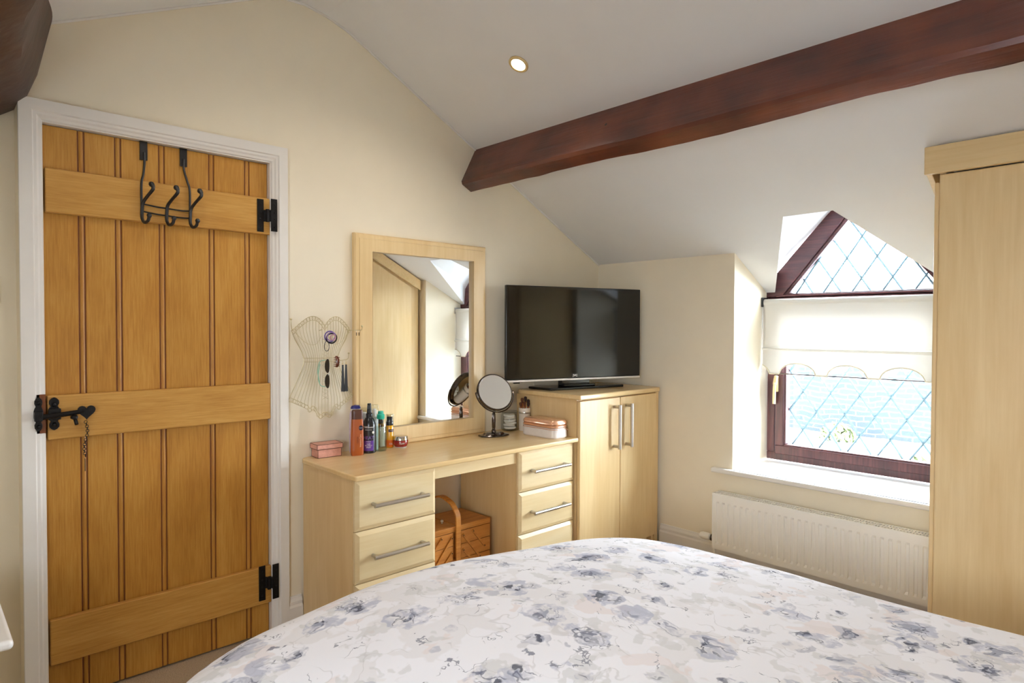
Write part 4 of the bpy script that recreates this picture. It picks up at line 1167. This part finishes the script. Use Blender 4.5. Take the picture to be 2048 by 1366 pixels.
for z_ in (.0475, .0595):
    b = MB(); b.tube([(x, y, z_) for x, y in rr(.120, .060, .034)], .002, 6, closed=True); b.build('piping', rg, cc, smooth=True, local=True)
b = MB(); b.box(-.004, .004, -.003, .003, -.03, 0); zo = b.build('zip_pull', rg, cc, local=True, bev=.001); zo.location = (-.08, -.066, .052); zo.rotation_euler = (-.5, .4, 0)

# ------------------------------------------------------------------ corset wire jewellery holder
ch = thing('jewellery_holder', (-1.935, -.012, 1.12), 'champagne wire jewellery holder shaped like a corset hanging between the door and the mirror', 'jewellery holder')
CX = -1.935
def hw(z):   # half width by height
    P_ = [(.985, .152), (1.05, .120), (1.12, .088), (1.16, .078), (1.20, .092), (1.25, .122), (1.29, .138), (1.33, .135)]
    if z <= P_[0][0]: return P_[0][1]
    for (a, wa), (c, wc) in zip(P_, P_[1:]):
        if z <= c: return wa+(wc-wa)*(z-a)/(c-a)
    return P_[-1][1]
def topc(t): # t -1..1
    a = abs(t); return 1.285+.062*math.sin(PI*min(1, (a*.95+.05))**.8) if a < 1 else 1.285
def botc(t): return .985-.085*(1-abs(t))**1.15 + (.012*cos(6*PI*t) if abs(t) < .5 else 0)
def bulge(t, z): return -.018-.035*math.sqrt(max(0, 1-t*t))*(1 if z > 1.16 else 1.0)
def cp3(t, z): return (CX+t*hw(z), bulge(t, z), z)
b = MB(); wr = .0010
NR = 21
for i in range(NR):
    t = -1+2*i/(NR-1)
    zt, zb = topc(t), botc(t)
    b.tube([cp3(t, zb+(zt-zb)*j/16) for j in range(17)], wr*(1.7 if i in (0, NR-1) else 1), 5)
ts = [-1+2*i/48 for i in range(49)]
for off in (0, .017): b.tube([cp3(t, topc(t)-off) for t in ts], wr*1.3, 5); b.tube([cp3(t, botc(t)+off*.9) for t in ts], wr*1.3, 5)
for zc in (1.150, 1.166): b.tube([cp3(t, zc) for t in ts], wr*1.3, 5)
for i in range(24):
    t = -1+2*(i+.5)/24
    for f_, s_ in ((topc, -1), (botc, 1)):
        c = Vector(cp3(t, f_(t)+s_*.0085)); b.torus(c, .0085, wr*.8, 'y', 10, 4)
for s_ in (-1, 1):   # cup seams
    b.tube(bez([cp3(s_*.98, 1.29), cp3(s_*.75, 1.235), cp3(s_*.4, 1.225), cp3(s_*.12, 1.262)], 6), wr, 5)
zg_ = [(CX+(.014 if i % 2 else -.014), -.056, 1.25-.0165*i) for i in range(17)]
b.tube(zg_, wr, 4); b.tube([(2*CX-x, y, z) for x, y, z in zg_], wr, 4)
b.tube([(CX, -.002, 1.285), (CX, -.03, 1.29)], .0015, 6)
wf = b.build('wire_frame', M['gwire'], ch, smooth=True)
def whook(p):
    b = MB(); b.tube(bez(p, 5), .0017, 6); b.ball(p[-1], .005, 10); b.build('peg_hook', M['gwire'], ch, smooth=True)
whook([(CX-.132, -.02, 1.285), (CX-.142, -.035, 1.295), (CX-.150, -.048, 1.315), (CX-.152, -.050, 1.333)])
whook([(CX+.128, -.02, 1.285), (CX+.145, -.05, 1.287), (CX+.165, -.075, 1.288), (CX+.168, -.078, 1.305)])
whook([(CX+.05, -.05, 1.152), (CX+.075, -.065, 1.154), (CX+.098, -.075, 1.160), (CX+.102, -.077, 1.185)])
# hair ties
random.seed(3)
cols = [('purple', (108, 84, 160)), ('navy blue', (28, 28, 66)), ('black', (18, 16, 24)), ('mauve', (150, 120, 176)), ('dusty pink', (196, 150, 160))]
for i, (cn, c) in enumerate(cols):
    b = MB(); a = .9+random.uniform(-.3, .3); rot = Matrix.Rotation(random.uniform(-.35, .35), 3, 'X') @ Matrix.Rotation(random.uniform(-.35, .35), 3, 'Z')
    b.torus((0, 0, 0), [.0235, .021, .0225, .019, .012][i], .0026, 'y', 28, 8, rot)
    o = b.build('hair_tie', plain('hair_tie_'+cn.replace(' ', '_'), srgb(*c), .8), smooth=True)
    o.location = (CX+.016+[.0, .004, .001, -.004, .002][i], -.068-.0062*i, 1.256+[.003, -.005, -.003, .004, .0][i])
    tag(o, cn+' hair tie in the bundle hung on the front of the wire corset', 'hair tie', 'hair ties on the wire corset')
b = MB(); b.tube([(.014*cos(a)*(.8+.2*sin(a)), .004*sin(a*2), .022*sin(a)) for a in [2*PI*i/28 for i in range(28)]], .0014, 6, closed=True)
o = b.build('hair_tie', M['matblack'], smooth=True); o.location = (CX+.002, -.066, 1.218); tag(o, 'thin black hair tie dangling below the purple bundle on the wire corset', 'hair tie', 'hair ties on the wire corset')
# sunglasses hanging by one arm
sg = thing('sunglasses', (CX-.004, -.075, 1.10), 'black sunglasses with pale green arms hanging on end from the wire corset', 'sunglasses')
for z0_ in (.026, -.040):
    b = MB(); pts = [(.011*cos(a)+(.003*sin(a)**2), .031*sin(a)) for a in [2*PI*i/20 for i in range(20)]]
    b.prism(pts, 'y', -.003, .001); lo_ = b.build('lens', plain('dark_lens', srgb(24, 22, 24), .1, coat=.5), sg, bev=.001, local=True); lo_.location = (.002, 0, z0_+.006)
b = MB(); b.tube(bez([(.002, 0, -.012), (.013, -.004, 0), (.002, 0, .006)], 5), .0016, 6)
b.build('bridge', white('pale_bridge', (214, 214, 204)), sg, smooth=True, local=True)
tealm = plain('pale_green_plastic', srgb(150, 200, 176), .4)
for s_, x_ in ((1, -.014), (-1, -.012)):
    b = MB(); b.tube(bez([(-.004, .002, s_*.058), (x_-.010, .014, s_*.050+.0), (x_-.018, .018, s_*.01), (x_-.010, .016, -s_*.040)], 6), .0019, 6); b.build('arm', tealm, sg, smooth=True, local=True)
# claw clip
cl = thing('claw_clip', (CX+.045, -.070, 1.150), 'tortoiseshell brown hair claw clipped to the waist of the wire corset', 'hair clip')
tm = plain('tortoiseshell', srgb(96, 38, 18), .25, var=.5, scale=120, coat=.5)
for s_ in (-1, 1):
    b = MB()
    b.tube(bez([(s_*.002, 0, .022), (s_*.004, -.010, .012), (s_*.004, -.012, -.008), (s_*.002, -.004, -.024)], 5), .0035, 8)
    for i in range(6):
        z = .018-.0075*i; b.tube([(s_*.004, -.009, z), (s_*.012, -.006, z-.001), (s_*.010, .006, z-.002)], [.0022, .0018, .001], 6)
    b.build('jaw', tm, cl, smooth=True, local=True)
b = MB(); b.torus((0, 0, 0), .004, .001, 'x', 12, 5); b.build('spring', M['steel'], cl, local=True)
# tassel earrings
for i, x in enumerate((CX+.076, CX+.092)):
    o = thing('tassel_earring', (x, -.070, 1.150+.001*i), 'long black tassel earring hanging from the middle peg, the '+('left' if i == 0 else 'right')+' of the pair', 'earring', 'black tassel earrings on the wire corset')
    b = MB(); b.torus((0, 0, -.004), .0045, .0007, 'x', 10, 4); b.tube([(0, 0, -.008), (0, 0, -.018)], .0028, 8); b.build('ear_hook', M['brass'], o, smooth=True, local=True)
    b = MB()
    for k_ in range(14):
        a = 2*PI*k_/14; r0 = .0025*(1 if k_ % 2 else .4); r1 = .007*(1 if k_ % 2 else .5)
        b.tube([(r0*cos(a), r0*sin(a), -.016), (r0*1.5*cos(a), r0*1.5*sin(a), -.05), (r1*cos(a), r1*sin(a), -.132-.004*random.random())], .0014, 5)
    b.build('tassel', M['matblack'], o, local=True)
# small dangly earring on the top right peg
for i in range(2):
    o = thing('bead_earring', (CX+.150+.008*i, -.060-.008*i, 1.2865), 'small silver bead earring on the top right peg, '+('nearer the corset' if i == 0 else 'nearer the peg tip'), 'earring', 'bead earrings on the wire corset')
    b = MB(); b.torus((0, 0, -.005), .0045, .0006, 'x', 10, 4); b.build('ear_hook', M['silver'], o, local=True)
    b = MB()
    for k_ in range(3): b.ball((0, 0, -.012-.0048*k_), .0024, 8)
    b.build('beads', M['chrome'], o, local=True, smooth=True)

# ------------------------------------------------------------------ outdoors
b = MB(); b.box(.6, 30, -14, 14, -.7, -.6); b.box(-30, XL-.5, -14, 14, -.7, -.6); o = b.build('ground', M['gravel']); o['kind'] = 'structure'
hs = thing('stone_building', (9.2, -1, -.6), 'stone building across the yard seen through the window', 'building')
b = MB(); b.box(9, 12, .2, 9, -.6, 1.3); b.build('wall', M['stone'], hs)
b = MB(); b.prism([(8.8, 1.28), (12.2, 1.28), (10.5, 2.2)], 'y', .0, 9.2); b.build('roof', plain('slate', (.3, .32, .35, 1), .7, var=.2), hs)
random.seed(5)
for i, (x, y, r) in enumerate(((5.8, -.30, .34), (8.3, 1.5, .30))):
    b = MB()
    for k_ in range(420):
        d = Vector((random.gauss(0, 1), random.gauss(0, 1), abs(random.gauss(0, 1)))).normalized()*r*random.uniform(.7, 1)
        t1 = d.orthogonal().normalized()*.045; t2 = d.cross(t1).normalized()*.03
        t1 = t1+Vector((random.uniform(-.05, .05),)*3); b.poly([tuple(d-t1), tuple(d+t2), tuple(d+t1), tuple(d-t2)])
    o = b.build('shrub', M['foliage']); o.location = (x, y, -.6)
    tag(o, ['green garden shrub outside, nearer the window', 'green garden shrub outside, against the stone building'][i], 'shrub', 'shrubs outside the window')

# ------------------------------------------------------------------ light
world = bpy.data.worlds.new('World'); scn.world = world; world.use_nodes = True
bg = world.node_tree.nodes['Background']; bg.inputs[0].default_value = (.84, .91, 1, 1); bg.inputs[1].default_value = 27
def area(name, loc, rot, sx_, sy_, e, col, portal=False):
    ld = bpy.data.lights.new(name, 'AREA'); ld.shape = 'RECTANGLE'; ld.size = sx_; ld.size_y = sy_; ld.energy = e; ld.color = col
    if portal: ld.cycles.is_portal = True
    o = bpy.data.objects.new(name, ld); COL.objects.link(o); o.location = loc; o.rotation_euler = rot; return o
area('window_portal', (.50, -1.43, 1.25), (0, PI/2, 0), 1.5, 1.0, 1, (1, 1, 1), True)
area('window_2_portal', (XL-.10, -2.75, 1.24), (0, -PI/2, 0), .9, 1.5, 1, (1, 1, 1), True)

sd = bpy.data.lights.new('daylight', 'SUN'); sd.energy = 48; sd.angle = math.radians(75); sd.color = (.9, .95, 1)
so = bpy.data.objects.new('daylight', sd); COL.objects.link(so); so.location = (6, -4, 6)
so.rotation_euler = Vector((-.78, .45, -.52)).to_track_quat('-Z', 'Y').to_euler()
# ------------------------------------------------------------------ camera
cam = bpy.data.cameras.new('camera'); co = bpy.data.objects.new('camera', cam); COL.objects.link(co)
cam.sensor_width = 36; cam.lens = 1287.0/2048*36; cam.clip_start = .05; cam.clip_end = 100
r_ = Vector((.72746161, -.68613972, .00344858)); u_ = Vector((.01206469, .01781618, .99976849)); f_ = Vector((.68604231, .72725159, -.02123865))
m4 = Matrix(((r_.x, u_.x, -f_.x, -3.2648), (r_.y, u_.y, -f_.y, -2.65), (r_.z, u_.z, -f_.z, 1.30), (0, 0, 0, 1)))
co.matrix_world = m4
scn.camera = co
vs = scn.view_settings; vs.view_transform = 'Standard'; vs.look = 'None'; vs.gamma = 1; vs.use_curve_mapping = False; vs.exposure = .03
scn.cycles.max_bounces = 10; scn.cycles.diffuse_bounces = 6; scn.cycles.glossy_bounces = 6; scn.cycles.transparent_max_bounces = 24
scn.cycles.sample_clamp_indirect = 6; scn.cycles.caustics_reflective = False; scn.cycles.caustics_refractive = False
scn.cycles.use_denoising = True
